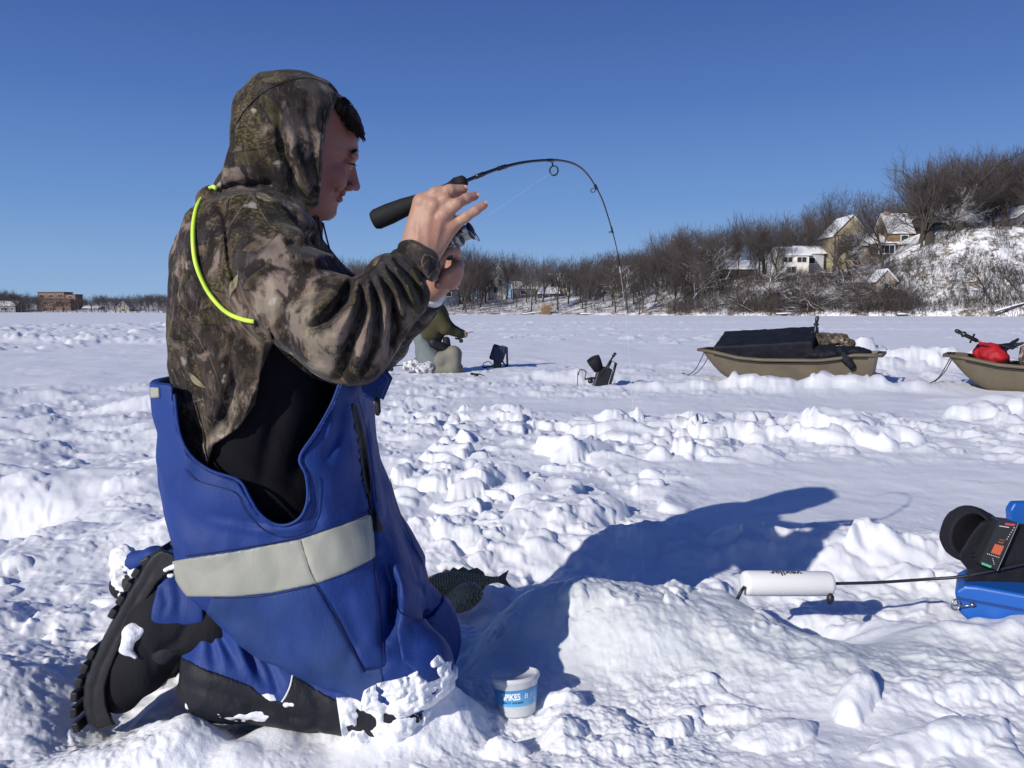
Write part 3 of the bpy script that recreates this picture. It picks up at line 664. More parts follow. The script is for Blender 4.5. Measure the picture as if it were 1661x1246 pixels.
# far left
house('brick_flats', 'wide brown brick apartment block on the left shore', 90, 398, 507, 15, 10, 6.2, 0, (.24, .15, .11), roof='flat', wins=[(-5, 1.6, 2, 1.2), (-1, 1.6, 3, 1.2), (4, 1.6, 2, 1.2), (-4.5, 4.4, 2.2, 1.2), (1.5, 4.4, 2.2, 1.2)], roofc=mat('dark_roof_board', (.12, .09, .07), .9), trim=(.45, .36, .26))
house('brick_flats', 'stepped rear block of brick flats with an upper storey, left shore', 84, 404, 507, 13, 8, 9.8, 0, (.22, .14, .105), roof='flat', wins=[(-4.5, 8.0, 2, 1.4), (0, 8.0, 2.4, 1.2), (4.6, 8.2, 2.4, 1.3)], roofc=mat('dark_roof_board', (.12, .09, .07), .9), trim=(.5, .42, .3))
house('brick_tower', 'narrow reddish brick block with a pale panel, left shore', 115, 400, 507, 5, 7, 8.6, 0, (.27, .14, .105), roof='flat', wins=[(0, 7.4, 1.8, 1.2), (0, 1.6, 3, 1)], roofc=mat('dark_roof_board', (.12, .09, .07), .9), trim=(.6, .5, .42))
house('lake_cabin', 'small cabin with steep white snowy roof on the left shore', 200, 378, 508, 5.5, 6, 2.6, 2.8, (.42, .40, .34), 'y', wins=[(0, 1.4, 1.4, 1.2)])
house('grey_villa', 'grey low villa with snowy roof at the left picture edge', 10, 392, 507, 9, 8, 3.4, 2.0, (.20, .20, .22), 'x', wins=[(-1, 1.6, 3, 1.4), (3, 1.6, 1.4, 1.4)])
house('boat_shed', 'long low grey shed with a snowy roof right of the brick flats', 148, 394, 507, 8, 5, 2.2, .9, (.18, .18, .19), 'x', wins=[(0, 1.2, 2, .8)])
# snowy lawn strip and low posts are part of the hillside
# ================================================================ implicit surfaces (for bodies and cloth)
def W3(px, py, Y): return P(px, py, Y)
class Cone:
    def __init__(s, a, b, ra, rb, sq=1.0): s.a = np.array(a, float); s.b = np.array(b, float); s.ra = ra; s.rb = rb; s.sq = sq
    def __call__(s, p):
        ba = s.b - s.a; L = max((ba * ba).sum(), 1e-12)
        if s.sq != 1.0:
            q = p - s.a; t = np.clip((q @ ba) / L, 0, 1); c = t[:, None] * ba; e = q - c; e = e * [1, 1 / s.sq, 1]
            return (np.sqrt((e * e).sum(1)) - (s.ra + (s.rb - s.ra) * t)) * min(1, s.sq)
        q = p - s.a; t = np.clip((q @ ba) / L, 0, 1); e = q - t[:, None] * ba
        return np.sqrt((e * e).sum(1)) - (s.ra + (s.rb - s.ra) * t)
class Ell:
    def __init__(s, c, r, R=None): s.c = np.array(c, float); s.r = np.array(r, float); s.R = R
    def __call__(s, p):
        q = p - s.c
        if s.R is not None: q = q @ s.R
        q = q / s.r; k = np.sqrt((q * q).sum(1)); k2 = np.sqrt(((q / s.r) ** 2).sum(1)) + 1e-9
        return k * (k - 1) / k2
class Loft:
    """rows: (z, x_left, x_right, y_centre, y_half, power) from top to bottom"""
    def __init__(s, rows, cap=True):
        r = np.array(sorted([tuple(float(a) for a in q) for q in rows])); s.z = r[:, 0]; s.r = r
    def __call__(s, p):
        z = p[:, 2]; g = [np.interp(z, s.z, s.r[:, k]) for k in range(1, 6)]
        xc = (g[0] + g[1]) / 2; rx = np.maximum((g[1] - g[0]) / 2, .004); ry = np.maximum(g[3], .004); n = g[4]
        ax = np.abs(p[:, 0] - xc) / rx + 1e-6; ay = np.abs(p[:, 1] - g[2]) / ry + 1e-6
        k = (ax ** n + ay ** n) ** (1 / n); d = (k - 1) * np.minimum(rx, ry)
        dz = np.maximum(s.z[0] - z, z - s.z[-1])
        return np.where(dz > 0, np.sqrt(np.maximum(d, 0) ** 2 + dz ** 2), np.maximum(d, dz))
def rows_px(rows, power=2.3):
    """rows in the photograph's pixels: (py, px_left, px_right, Y, half depth[, power])"""
    out = []
    for q in rows:
        k = .55 if q[4] > .085 and q[3] < 3 else 0; a = P(q[1], q[0], q[3] - .6 * k * q[4]); b = P(q[2], q[0], q[3] + k * q[4]); a[2] = b[2] = P(q[1], q[0], q[3])[2]; out.append((a[2], a[0], b[0], q[3], q[4], q[5] if len(q) > 5 else power))
    return out
class Shear:
    """turns a shape away from the lens: depth grows with x"""
    def __init__(s, f, k, x0): s.f = f; s.k = k; s.x0 = x0
    def __call__(s, p): q = p.copy(); q[:, 1] -= s.k * (p[:, 0] - s.x0); q[:, 0] /= 1 + s.k * (p[:, 0] - s.x0) / 1.6; return s.f(q)
class Poly:
    """signed distance of an outline in the XZ plane, endless along Y unless y0, y1"""
    def __init__(s, pts, y0=-9, y1=9): s.p = np.array(pts, float); s.y0 = y0; s.y1 = y1
    def __call__(s, p):
        x, z = p[:, 0], p[:, 2]; d = np.full(len(p), 1e9); inside = np.zeros(len(p), bool); n = len(s.p)
        for i in range(n):
            a = s.p[i]; b = s.p[(i + 1) % n]; e = b - a; wx = x - a[0]; wz = z - a[1]
            t = np.clip((wx * e[0] + wz * e[1]) / max(e @ e, 1e-12), 0, 1); d = np.minimum(d, (wx - t * e[0]) ** 2 + (wz - t * e[1]) ** 2)
            c = (a[1] > z) != (b[1] > z)
            with np.errstate(divide='ignore', invalid='ignore'): xi = (b[0] - a[0]) * (z - a[1]) / (b[1] - a[1] if b[1] != a[1] else 1e-9) + a[0]
            inside ^= c & (x < xi)
        d = np.sqrt(d); d = np.where(inside, -d, d)
        return np.maximum(d, np.maximum(s.y0 - p[:, 1], p[:, 1] - s.y1))
_cp, _sp = math.cos(PITCH), math.sin(PITCH)
def proj(p, Y):
    """a point's place in the side view, in metres at distance Y"""
    dz = p[:, 2] - CAMZ; dep = p[:, 1] * _cp - dz * _sp; return np.stack([p[:, 0] / dep * Y, p[:, 1], (p[:, 1] * _sp + dz * _cp) / dep * Y], 1)
def q_px(pts, Y): return np.array([((a - 830.5) / F * Y, (623 - b) / F * Y) for a, b in pts])
class PolyP(Poly):
    def __init__(s, pts, Y, y0, y1): s.Y = Y; Poly.__init__(s, q_px(pts, Y), y0, y1)
    def __call__(s, p): return Poly.__call__(s, proj(p, s.Y))
def poly_px(pts, Y, y0=-9, y1=9): return PolyP(pts, Y, y0, y1)
def smin(a, b, k):
    if k <= 0: return np.minimum(a, b)
    h = np.clip(.5 + .5 * (b - a) / k, 0, 1); return b + (a - b) * h - k * h * (1 - h)
class Field:
    def __init__(s): s.ops = []; s.disp = []; s.off = 0.0; s.post = []
    def u(s, f, k=.02): s.ops.append(('u', f, k)); return s
    def cut(s, f, k=.004): s.post.append(('s', f, k)); return s
    def keep(s, f, k=.0): s.post.append(('i', f, k)); return s
    def crease(s, pts, Y, amp, w, ymax=9, fade=True):
        """a valley (amp > 0) or ridge (amp < 0) along a line drawn on the side that faces the lens"""
        q = q_px(pts, 1.45); lo = q.min(0) - 3 * w; hi = q.max(0) + 3 * w
        s.disp.append((q, amp, w, ymax, lo, hi, fade)); return s
    def noise(s, fn): s.nf = fn; return s
    nf = None
    def derive(s, off=0.0):
        g = Field(); g.ops = s.ops; g.disp = s.disp; g.nf = s.nf; g.post = list(s.post); g.off = s.off + off; return g
    def raw(s, p, act=None):
        d = np.full(len(p), 9.0)
        for i, (t, f, k) in enumerate(s.ops):
            if act is None or act[i]: d = smin(d, f(p), k) if d[0] != 9.0 or i else f(p)
        return d
    def full(s, p, act=None, post=None, band=None):
        d = None
        for i, (t, f, k) in enumerate(s.ops):
            if act is None or act[i]: d = f(p) if d is None else smin(d, f(p), k)
        if d is None: return np.full(len(p), 9.0)
        full_p = None
        if band is not None and (s.disp or s.nf is not None):
            m_ = np.abs(d - s.off) < band
            if not m_.any(): m_[0] = True
            full_p = p; full_d = d; p = p[m_]; d = d[m_]
        pp = proj(p, 1.45) if s.disp else p; lo = pp.min(0); hi = pp.max(0)
        for q, amp, w, ym, l, h, fade in s.disp:
            if lo[0] > h[0] or hi[0] < l[0] or lo[2] > h[1] or hi[2] < l[1]: continue
            x, z = pp[:, 0], pp[:, 2]; best = np.full(len(p), 1e9); tt = np.zeros(len(p)); n = len(q) - 1
            for i in range(n):
                a, b = q[i], q[i + 1]; e = b - a; wx = x - a[0]; wz = z - a[1]; t = np.clip((wx * e[0] + wz * e[1]) / (e @ e), 0, 1)
                dd = (wx - t * e[0]) ** 2 + (wz - t * e[1]) ** 2; m = dd < best; best = np.where(m, dd, best); tt = np.where(m, (i + t) / n, tt)
            g = amp * np.exp(-best / (w * w))
            if fade: g = g * np.sin(np.clip(tt, 0.03, .97) * np.pi) ** .5
            d = d + np.where(p[:, 1] < ym, g, 0)
        if s.nf is not None: d = d + s.nf(p)
        if full_p is not None: full_d = full_d.copy(); full_d[m_] = d; d = full_d; p = full_p
        d = d - s.off
        for t, f, k in (s.post if post is None else post):
            v = f(p); d = -smin(-d, v, k) if t == 's' else np.maximum(d, v)
        return d
    def hit(s, px, py, y0=.9, y1=2.4, push=0.0):
        """the surface point that the photograph shows at a pixel"""
        a = P(px, py, y0); b = P(px, py, y1); n = 300; t = np.linspace(0, 1, n)[:, None]; q = a + (b - a) * t; d = s.full(q)
        i = np.argmax(d < 0)
        if d[i] >= 0: return None
        if i > 0: f = d[i - 1] / (d[i - 1] - d[i]); r = q[i - 1] + (q[i] - q[i - 1]) * f
        else: r = q[0]
        return r - (b - a) / np.linalg.norm(b - a) * push
def mesh_field(F_, lo, hi, h, B=12, margin=.01):
    lo = np.array(lo, float); nb = np.ceil((np.array(hi) - lo) / (h * B)).astype(int)
    I = np.stack(np.meshgrid(*[np.arange(n) for n in nb], indexing='ij'), -1).reshape(-1, 3)
    cen = lo + (I + .5) * h * B; D = h * B * .5 * 1.7321
    vals = np.stack([f(cen) for _, f, _ in F_.ops]); ks = np.array([k for _, _, k in F_.ops])
    mn = vals.min(0); keep = (mn - F_.off < D + margin + .02)
    I, cen, vals, mn = I[keep], cen[keep], vals[:, keep], mn[keep]
    pv = np.stack([f(cen) for _, f, _ in F_.post]) if F_.post else np.zeros((0, len(cen)))
    g = np.arange(B + 1); G = np.stack(np.meshgrid(g, g, g, indexing='ij'), -1).reshape(-1, 3)
    S = int(max(nb) * B + 8); key = lambda c: (c[:, 0].astype(np.int64) * S + c[:, 1]) * S + c[:, 2]
    VK = []; VP = []; EK = []
    for b in range(len(I)):
        act = vals[:, b] - 2 * D - ks * 1.2 < mn[b] + .012
        base = I[b] * B; p = lo + (base + G) * h
        c9 = F_.full(np.array([cen[b]]), act, ())[0]
        if abs(c9) > D * 1.25 + margin: continue
        post = []; gone = False
        for j, (t_, f_, k_) in enumerate(F_.post):
            w = pv[j, b] if t_ == 'i' else -pv[j, b]
            if w > D * 1.15 + k_ + .004: gone = True; break          # wholly cut away
            if w > -(D * 1.15 + k_ + .004) or t_ == 's' and k_ > .02: post.append((t_, f_, k_))
        if gone: continue
        d = F_.full(p, act, post, .045).reshape(B + 1, B + 1, B + 1)
        s = d < 0
        if s.all() or not s.any(): continue
        c = s[:-1, :-1, :-1].astype(np.int8)
        cnt = sum(s[a:a + B, e:e + B, f:f + B].astype(np.int8) for a in (0, 1) for e in (0, 1) for f in (0, 1))
        ac = np.argwhere((cnt > 0) & (cnt < 8)); acc = np.zeros((len(ac), 3)); num = np.zeros(len(ac))
        x, y, z = ac.T
        for (a, e) in (((0,0,0),(1,0,0)),((0,1,0),(1,1,0)),((0,0,1),(1,0,1)),((0,1,1),(1,1,1)),((0,0,0),(0,1,0)),((1,0,0),(1,1,0)),((0,0,1),(0,1,1)),((1,0,1),(1,1,1)),((0,0,0),(0,0,1)),((1,0,0),(1,0,1)),((0,1,0),(0,1,1)),((1,1,0),(1,1,1))):
            d0 = d[x + a[0], y + a[1], z + a[2]]; d1 = d[x + e[0], y + e[1], z + e[2]]; m = (d0 < 0) != (d1 < 0)
            t = np.where(m, d0 / np.where(m, d0 - d1, 1), 0); pt = np.array(a) + t[:, None] * (np.array(e) - np.array(a))
            acc += np.where(m[:, None], pt, 0); num += m
        VK.append(key(ac + base)); VP.append(lo + (ac + base + acc / num[:, None]) * h)
        for ax in range(3):
            sl = [slice(0, B)] * 3; sh = [slice(0, B)] * 3; sh[ax] = slice(1, B + 1)
            s0 = s[tuple(sl)]; s1 = s[tuple(sh)]; e = np.argwhere(s0 != s1)
            if len(e): EK.append(np.concatenate([e + base, np.full((len(e), 1), ax), s0[tuple(e.T)][:, None].astype(int)], 1))
    VK = np.concatenate(VK); VP = np.concatenate(VP); E = np.concatenate(EK)
    o = np.argsort(VK); VK = VK[o]; VP = VP[o]
    quads = []
    for ax in range(3):
        e = E[E[:, 3] == ax]; b1, b2 = [(1, 2), (2, 0), (0, 1)][ax]; cs = []
        for o1, o2 in ((0, 0), (-1, 0), (-1, -1), (0, -1)):
            c = e[:, :3].copy(); c[:, b1] += o1; c[:, b2] += o2; k = key(c); i = np.searchsorted(VK, k); i = np.minimum(i, len(VK) - 1); cs.append(np.where(VK[i] == k, i, -1))
        q = np.stack(cs, 1); ok = (q >= 0).all(1); q = q[ok]; fl = e[ok, 4] == 0; q[fl] = q[fl][:, ::-1]; quads.append(q)
    return VP, np.concatenate(quads)
def drop_specks(v, f, share=.03):
    lab = np.arange(len(v))
    for _ in range(200):
        m = lab[f].min(1); new = lab.copy(); np.minimum.at(new, f.ravel(), np.repeat(m, 4)); new = new[new]; new = new[new]
        if (new == lab).all(): break
        lab = new
    u, c = np.unique(lab, return_counts=True)
    if len(u) == 1: return v, f
    keep = np.isin(lab, u[c >= share * c.max()]); f = f[keep[f[:, 0]]]; idx = np.cumsum(keep) - 1; return v[keep], idx[f]
def sdf_obj(name, F_, lo, hi, h, mat_=None, par=None, margin=.01, smooth=1):
    v, f = mesh_field(F_, lo, hi, h, margin=margin); v, f = drop_specks(v, f, .03 if name == 'stuck_snow' else .35)
    for _ in range(smooth):                       # one gentle relax pass takes the grid out of the surface
        acc = np.zeros_like(v); n = np.zeros(len(v))
        for a in range(4):
            b = (a + 1) % 4; np.add.at(acc, f[:, a], v[f[:, b]]); np.add.at(acc, f[:, b], v[f[:, a]]); np.add.at(n, f[:, a], 1); np.add.at(n, f[:, b], 1)
        v = v * .5 + .5 * acc / np.maximum(n, 1)[:, None]
    return mesh_obj(name, v, f, mat_, par, True)
# ================================================================ the kneeling man
def camo_mat(name, bright=1.0, off=(0, 0, 0)):
    m = mat(name, (.1, .09, .08), .85, spec=.15); t = NT(m); p0 = t.mapping(t.obj(), loc=off)
    wv = t.vmath('SCALE', t.vmath('SUBTRACT', t.noise(p0, 9, 2, out='Color'), (.5, .5, .5)), None); wv.node.inputs[3].default_value = .05
    p = t.vmath('ADD', p0, wv)
    ms = lambda c: tuple(q * bright for q in c)
    streak = t.noise(t.mapping(p, (1, 1, .22), (0, .5, 0)), 34, 7, .72); big = t.noise(p, 8, 3, .6)
    base = t.mix(t.maprange(streak, .40, .60), ms((.014, .010, .008)), ms((.24, .175, .125)))
    base = t.mix(t.maprange(big, .40, .62), ms((.020, .017, .018)), base)
    base = t.mix(t.math('MULTIPLY', t.maprange(t.noise(p, 14, 4, .6), .52, .58), .8), base, ms((.26, .20, .165)))
    # olive, scale-like patches
    sc = t.voro(t.mapping(p, (1, 1, 1.6), (0, .6, 0)), 150); ol = t.mix(t.maprange(sc, .15, .6), ms((.15, .12, .05)), ms((.028, .022, .010)))
    base = t.mix(t.math('MULTIPLY', t.maprange(t.noise(t.mapping(p, loc=(3, 1, 7)), 8.5, 3, .5), .52, .58), .9), base, ol)
    base = t.mix(t.math('MULTIPLY', t.maprange(t.noise(t.mapping(p, loc=(8, 2, 1)), 6.5, 2, .5), .55, .62), .9), base, t.mix(streak, ms((.02, .018, .02)), ms((.06, .048, .05))))
    def leaf(base, scale, L, Wd, seed, thr, c1, c2, rib=.0006):
        q = t.mapping(p0, loc=(seed, seed * 1.7, seed * 2.3)); v = t.new('ShaderNodeTexVoronoi', feature='F1'); t.plug(v.inputs['Vector'], q); v.inputs['Scale'].default_value = scale
        d = t.sep(t.vmath('SUBTRACT', q, v.outputs['Position'])); r = t.new('ShaderNodeSeparateColor'); t.plug(r.inputs[0], v.outputs['Color'])
        an = t.math('MULTIPLY', r.outputs[0], 6.283); c = t.math('COSINE', an); s = t.math('SINE', an)
        u = t.math('ADD', t.math('MULTIPLY', d[0], c), t.math('MULTIPLY', d[2], s)); w = t.math('SUBTRACT', t.math('MULTIPLY', d[2], c), t.math('MULTIPLY', d[0], s))
        w = t.math('ADD', w, t.math('MULTIPLY', t.math('MULTIPLY', u, u), 6.0))
        un = t.math('DIVIDE', u, L); lim = t.math('MULTIPLY', t.math('SUBTRACT', 1, t.math('MULTIPLY', un, un)), Wd); lim = t.math('MULTIPLY', lim, t.math('ADD', .75, t.math('MULTIPLY', un, .35)))
        aw = t.math('ABSOLUTE', w); mk = t.math('LESS_THAN', aw, lim); mk = t.math('MULTIPLY', mk, t.math('GREATER_THAN', r.outputs[1], thr))
        rb = t.math('LESS_THAN', aw, rib); vein = t.math('GREATER_THAN', t.wave(t.comb(t.math('ADD', u, aw), 0, 0), 90), .75)
        col = t.mix(t.maprange(t.noise(p, 40, 3), .3, .7), c1, c2); col = t.mix(t.math('MULTIPLY', t.math('MAXIMUM', rb, vein), .45), col, (.05, .04, .03))
        # dark rim below the leaf
        mk2 = t.math('LESS_THAN', aw, t.math('ADD', t.math('MULTIPLY', lim, 1.0), .0035)); mk2 = t.math('MULTIPLY', mk2, t.math('GREATER_THAN', r.outputs[1], thr))
        mk2 = t.math('MULTIPLY', mk2, t.math('LESS_THAN', t.math('ABSOLUTE', un), 1.0))
        return t.mix(mk, t.mix(t.math('MULTIPLY', mk2, .6), base, (.012, .01, .01)), col)
    base = leaf(base, 9, .046, .015, 1.3, .50, ms((.085, .072, .034)), ms((.035, .030, .014)))
    base = leaf(base, 11, .034, .012, 4.1, .55, ms((.17, .125, .075)), ms((.05, .036, .025)))
    base = leaf(base, 9, .024, .0075, 7.7, .72, ms((.38, .34, .21)), ms((.20, .17, .10)))
    big2 = t.noise(t.mapping(p, (1, 1, .8), loc=(1, 6, 3)), 6.0, 3, .55); base = t.mix(t.maprange(big2, .63, .67, 0, .75), base, t.mix(streak, ms((.12, .09, .07)), ms((.50, .42, .32))))
    # pale mushrooms / bark flecks
    fl = t.noise(t.mapping(p, (1, 1, 1.5), loc=(5, 5, 5)), 21, 2, .4); base = t.mix(t.maprange(fl, .69, .72), base, t.mix(streak, ms((.20, .18, .15)), ms((.46, .44, .36))))
    # twigs and grass blades
    for k, (sc_, rot, col, th) in enumerate(((5.2, .5, (.33, .26, .15), .0016), (4.3, -.4, (.30, .16, .08), .0014), (7, .15, (.22, .19, .12), .0012))):
        v = t.new('ShaderNodeTexVoronoi', feature='DISTANCE_TO_EDGE'); t.plug(v.inputs['Vector'], t.mapping(p, (1.6, .3, .45), (0, rot, 0), (k * 3, k, k * 2))); v.inputs['Scale'].default_value = sc_
        ln = t.math('LESS_THAN', v.outputs[0], th * sc_ * .36); ln = t.math('MULTIPLY', ln, t.math('GREATER_THAN', t.noise(t.mapping(p, loc=(k * 5, 0, 0)), 6, 1), .54)); ln = t.math('MULTIPLY', ln, .5); base = t.mix(ln, base, ms(col))
    # the print is mottled all over: soot-dark smudges, pale grain
    base = t.mix(t.maprange(t.noise(t.mapping(p, (1, 1, .5), (0, -.4, 0), (9, 4, 2)), 24, 6, .7), .48, .58, 0, .92), base, ms((.012, .009, .008)))
    base = t.mix(t.maprange(t.noise(t.mapping(p, (1, 1, .3), (0, .9, 0), (2, 9, 5)), 70, 5, .75), .56, .72, 0, .55), base, ms((.24, .21, .185)))
    t.set(Base_Color=base); t.set(Normal=t.bump(t.noise(p0, 900, 2), .25, .0008, t.bump(t.noise(p0, 32, 5, .62), .40, .008)))
    t.b.inputs['Sheen Weight'].default_value = .08
    return m
CAMO = camo_mat('camouflage_fleece', .88)
def cloth(name, c1, c2, rough=.75, weave=700, wr=.3, dirt=None, spec=.25, sheen=.0):
    m = mat(name, c1, rough, spec=spec); t = NT(m); p = t.obj()
    col = t.mix(t.maprange(t.noise(p, 6, 5, .6), .35, .65), c1, c2)
    if dirt: col = t.mix(t.maprange(t.noise(p, 7.5, 6, .65), .56, .70, 0, .75), col, dirt)
    t.set(Base_Color=col); t.set(Normal=t.bump(t.noise(p, weave, 2), .35, .0008, t.bump(t.noise(t.mapping(p, (1, 1, .55), (.3, .5, 0)), 24, 7, .68), wr * 1.5, .008)))
    m.node_tree.nodes['Principled BSDF'].inputs['Sheen Weight'].default_value = sheen
    return m
BLUE = cloth('royal_blue_nylon', (.013, .043, .215), (.011, .036, .175), .6, wr=.28, spec=.3)
BLUED = cloth('worn_blue_nylon', (.016, .048, .205), (.024, .052, .165), .65, wr=.25, dirt=(.055, .058, .075))
BLACKF = cloth('black_fleece', (.006, .006, .008), (.010, .010, .013), .95, spec=.08, wr=.2)
BLACKN = cloth('black_nylon', (.008, .009, .014), (.014, .015, .022), .6, wr=.4, spec=.3)
REFL = cloth('grey_reflective_tape', (.36, .365, .31), (.30, .305, .26), .5, wr=.12, dirt=(.24, .23, .19), spec=.3)
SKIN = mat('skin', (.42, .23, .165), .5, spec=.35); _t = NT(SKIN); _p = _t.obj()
_c = _t.mix(_t.maprange(_t.noise(_p, 22, 4, .6), .35, .68), (.40, .245, .175), (.36, .18, .13)); _t.set(Base_Color=_t.mix(_t.attr('ruddy_and_shade'), _c, _t.mix(_t.noise(_p, 30, 3), (.26, .095, .07), (.34, .13, .10))))
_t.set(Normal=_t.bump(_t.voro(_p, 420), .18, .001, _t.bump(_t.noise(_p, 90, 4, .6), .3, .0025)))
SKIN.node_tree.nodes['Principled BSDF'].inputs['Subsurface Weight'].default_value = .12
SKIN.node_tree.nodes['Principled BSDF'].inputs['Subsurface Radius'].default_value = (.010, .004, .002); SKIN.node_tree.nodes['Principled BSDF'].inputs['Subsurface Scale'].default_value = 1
HAIR = mat('dark_brown_hair', (.030, .019, .013), .8, spec=.15)
SNOWP = mat('stuck_snow', (.86, .87, .9), .6, spec=.3); _t = NT(SNOWP); _t.set(Normal=_t.bump(_t.noise(_t.obj(), 120, 4, .7), .6, .006))
YM = 1.60
man = empty('person', (P(560, 1150, 1.6)[0], 1.6, 0.0), 'man in camouflage hooded jacket and blue bib overalls kneeling and holding up a rod', 'person')
K = lambda a, b, ra, rb, Y=None, sq=1.0: Cone(W3(*a), W3(*b), ra * a[2] / F, rb * b[2] / F, sq)     # radii in photograph pixels
# ---------------------------------------------------------------- body: head, trunk, arms, hands, legs in one surface
B_ = Field()
B_.u(Loft(rows_px([(142, 455, 545, 1.6, .045), (152, 440, 560, 1.6, .060), (170, 428, 573, 1.6, .070), (200, 425, 579, 1.6, .075), (228, 428, 580, 1.6, .076), (246, 434, 579, 1.6, .075), (258, 440, 573, 1.6, .074),
    (268, 444, 569, 1.6, .073), (285, 452, 567, 1.6, .069), (303, 460, 560, 1.6, .063), (318, 466, 551, 1.6, .056), (331, 470, 546, 1.6, .050), (345, 480, 543, 1.6, .043), (354, 492, 532, 1.6, .030)], 2.2)), .0)
B_.u(K((495, 215, 1.6), (480, 255, 1.6), 68, 62), .02)
# jaw, chin, cheeks
B_.u(Ell(W3(531, 343, 1.6), (.014, .018, .012)), .010)
for s in (-1, 1):
    B_.u(Ell(W3(546, 284, 1.6 + s * .040), (.020, .018, .024)), .012)
    B_.u(Ell(W3(574, 247, 1.6 + s * .026), (.008, .020, .0065)), .006)          # brow
    B_.u(Ell(W3(563, 262, 1.6 + s * .031), (.0105, .0125, .0115)), .003)         # lidded eye
    B_.u(Ell(W3(566, 300, 1.6 + s * .012), (.0095, .0068, .0072)), .004)        # nostril wing
B_.u(K((570, 262, 1.6), (576, 296, 1.6), 6, 7.5), .007)
B_.u(Ell(W3(577, 298, 1.6), (.0075, .0085, .0070)), .005)
B_.u(Cone(W3(556.5, 310, 1.585), W3(556.5, 310, 1.615), .0048, .0048), .004)
B_.u(Cone(W3(551.5, 320, 1.587), W3(551.5, 320, 1.613), .0056, .0056), .004)
HX0 = P(480, 240, 1.6)[0]; HSH = .42
B_.ops = [(t_, Shear(f_, HSH, HX0), k_) for t_, f_, k_ in B_.ops]
B_.u(K((480, 325, 1.62), (462, 395, 1.6), 36, 46), .02)
B_.u(Loft(rows_px([(380, 340, 500, 1.6, .10), (450, 320, 510, 1.6, .15), (600, 325, 520, 1.6, .14), (760, 350, 540, 1.6, .14), (880, 360, 560, 1.6, .15)])), .05)
SH = (400, 405, 1.47); EL = (566, 545, 1.33); WR = (676, 420, 1.385)
B_.u(K(SH, EL, 40, 34), .03).u(K(EL, WR, 36, 27), .02)
SH2 = (450, 420, 1.76); EL2 = (606, 555, 1.76); WR2 = (708, 460, 1.55)
B_.u(K(SH2, EL2, 36, 30), .03).u(K(EL2, WR2, 30, 21), .02)
for Yk in (1.50, 1.74): B_.u(K((430, 890, Yk), (640, 1080, Yk), 60, 40), .05).u(K((640, 1120, Yk), (340, 1060, Yk), 36, 28), .03)
# right hand, back towards the lens
HY = 1.385
wr = [(664, 404, HY), (676, 408, HY - .006), (688, 414, HY - .004), (699, 420, HY + .004)]
kn = [(684, 328, HY + .002), (703, 335, HY - .008), (719, 350, HY - .009), (733, 367, HY)]
for a, b, r0, r1 in zip(wr, kn, (16, 15, 14, 13), (14, 13.5, 12.5, 11)): B_.u(K(a, b, r0, r1), .012)
def finger(pts, rs, k=.004):
    for i in range(len(pts) - 1): B_.u(K(pts[i], pts[i + 1], rs[i], rs[i + 1]), k if i else .008)
finger([kn[0], (706, 313, HY - .004), (730, 308, HY - .004), (751, 307, HY + .006)], (11, 9.5, 8.6, 7.6))
finger([kn[1], (722, 323, HY - .010), (733, 318, HY + .012), (725, 312, HY + .030)], (11, 9.4, 8.4, 7.4))
finger([kn[2], (741, 331, HY - .016), (757, 322, HY - .004), (770, 318, HY + .004)], (10.5, 9.0, 8.2, 7.2))
finger([kn[3], (756, 352, HY - .010), (771, 342, HY - .008), (785, 333, HY - .002)], (9.5, 8.2, 7.4, 6.6))
for q in kn: B_.u(Ell(W3(q[0] + 1, q[1] - 1, q[2] - .006), (.009, .009, .008)), .008)
finger([(688, 392, HY + .022), (712, 358, HY + .040), (728, 332, HY + .048), (742, 316, HY + .046)], (14, 11, 9.5, 8.0))     # thumb, behind the grip
# left hand, closed round the reel knob
HL = 1.50
B_.u(K(WR2, (722, 450, HL + .02), 20, 18), .012)
B_.u(Ell(W3(732, 439, HL + .012), (.017, .030, .030)), .012)
finger([(738, 416, HL - .008), (736, 407, HL - .036), (726, 412, HL - .050)], (11.5, 10.5, 9), .004)
finger([(742, 430, HL - .008), (742, 436, HL - .048), (724, 446, HL - .056)], (11.5, 10, 8.8), .003)
finger([(741, 444, HL - .004), (740, 449, HL - .046), (719, 453, HL - .052)], (11, 9.8, 8.6), .003)
finger([(737, 455, HL), (732, 461, HL - .040), (712, 462, HL - .044)], (10, 8.8, 7.8), .003)
finger([(716, 452, HL + .006), (708, 438, HL - .036), (713, 425, HL - .052)], (12.5, 11.5, 10), .005)
# cuts: eye line, lip line, nostril, knuckle creases
for f_, k_ in ((Cone(W3(560.5, 265, 1.552), W3(573.5, 267, 1.570), .0009, .0009), .001), (Cone(W3(551, 313.5, 1.574), W3(555.5, 315, 1.626), .0012, .0012), .002), (Ell(W3(568.5, 304, 1.589), (.0035, .0028, .003)), .001)): B_.cut(Shear(f_, HSH, HX0), k_)
B_.crease([(546, 300), (541, 312), (540, 322)], 1.54, .0022, .003).crease([(583, 232), (572, 240)], 1.55, .001, .003)
for l in ([(693, 402), (694, 370), (699, 345)], [(706, 404), (712, 378), (716, 357)], [(678, 400), (676, 365), (682, 338)]): B_.crease(l, HY, -.0013, .004)
for l in ([(728, 302), (731, 315)], [(717, 303), (719, 315)], [(752, 316), (756, 329)], [(768, 338), (773, 349)], [(740, 328), (744, 339)], [(706, 322), (716, 328)]): B_.crease(l, HY, .0014, .0018)
for l in ([(710, 330), (714, 342)], [(700, 350), (712, 345)]): B_.crease(l, HY, .0018, .004)
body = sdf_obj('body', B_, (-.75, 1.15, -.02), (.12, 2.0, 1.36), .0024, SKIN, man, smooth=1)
co = np.empty(len(body.data.vertices) * 3, np.float32); body.data.vertices.foreach_get('co', co); co = co.reshape(-1, 3)
rd = np.zeros(len(co))
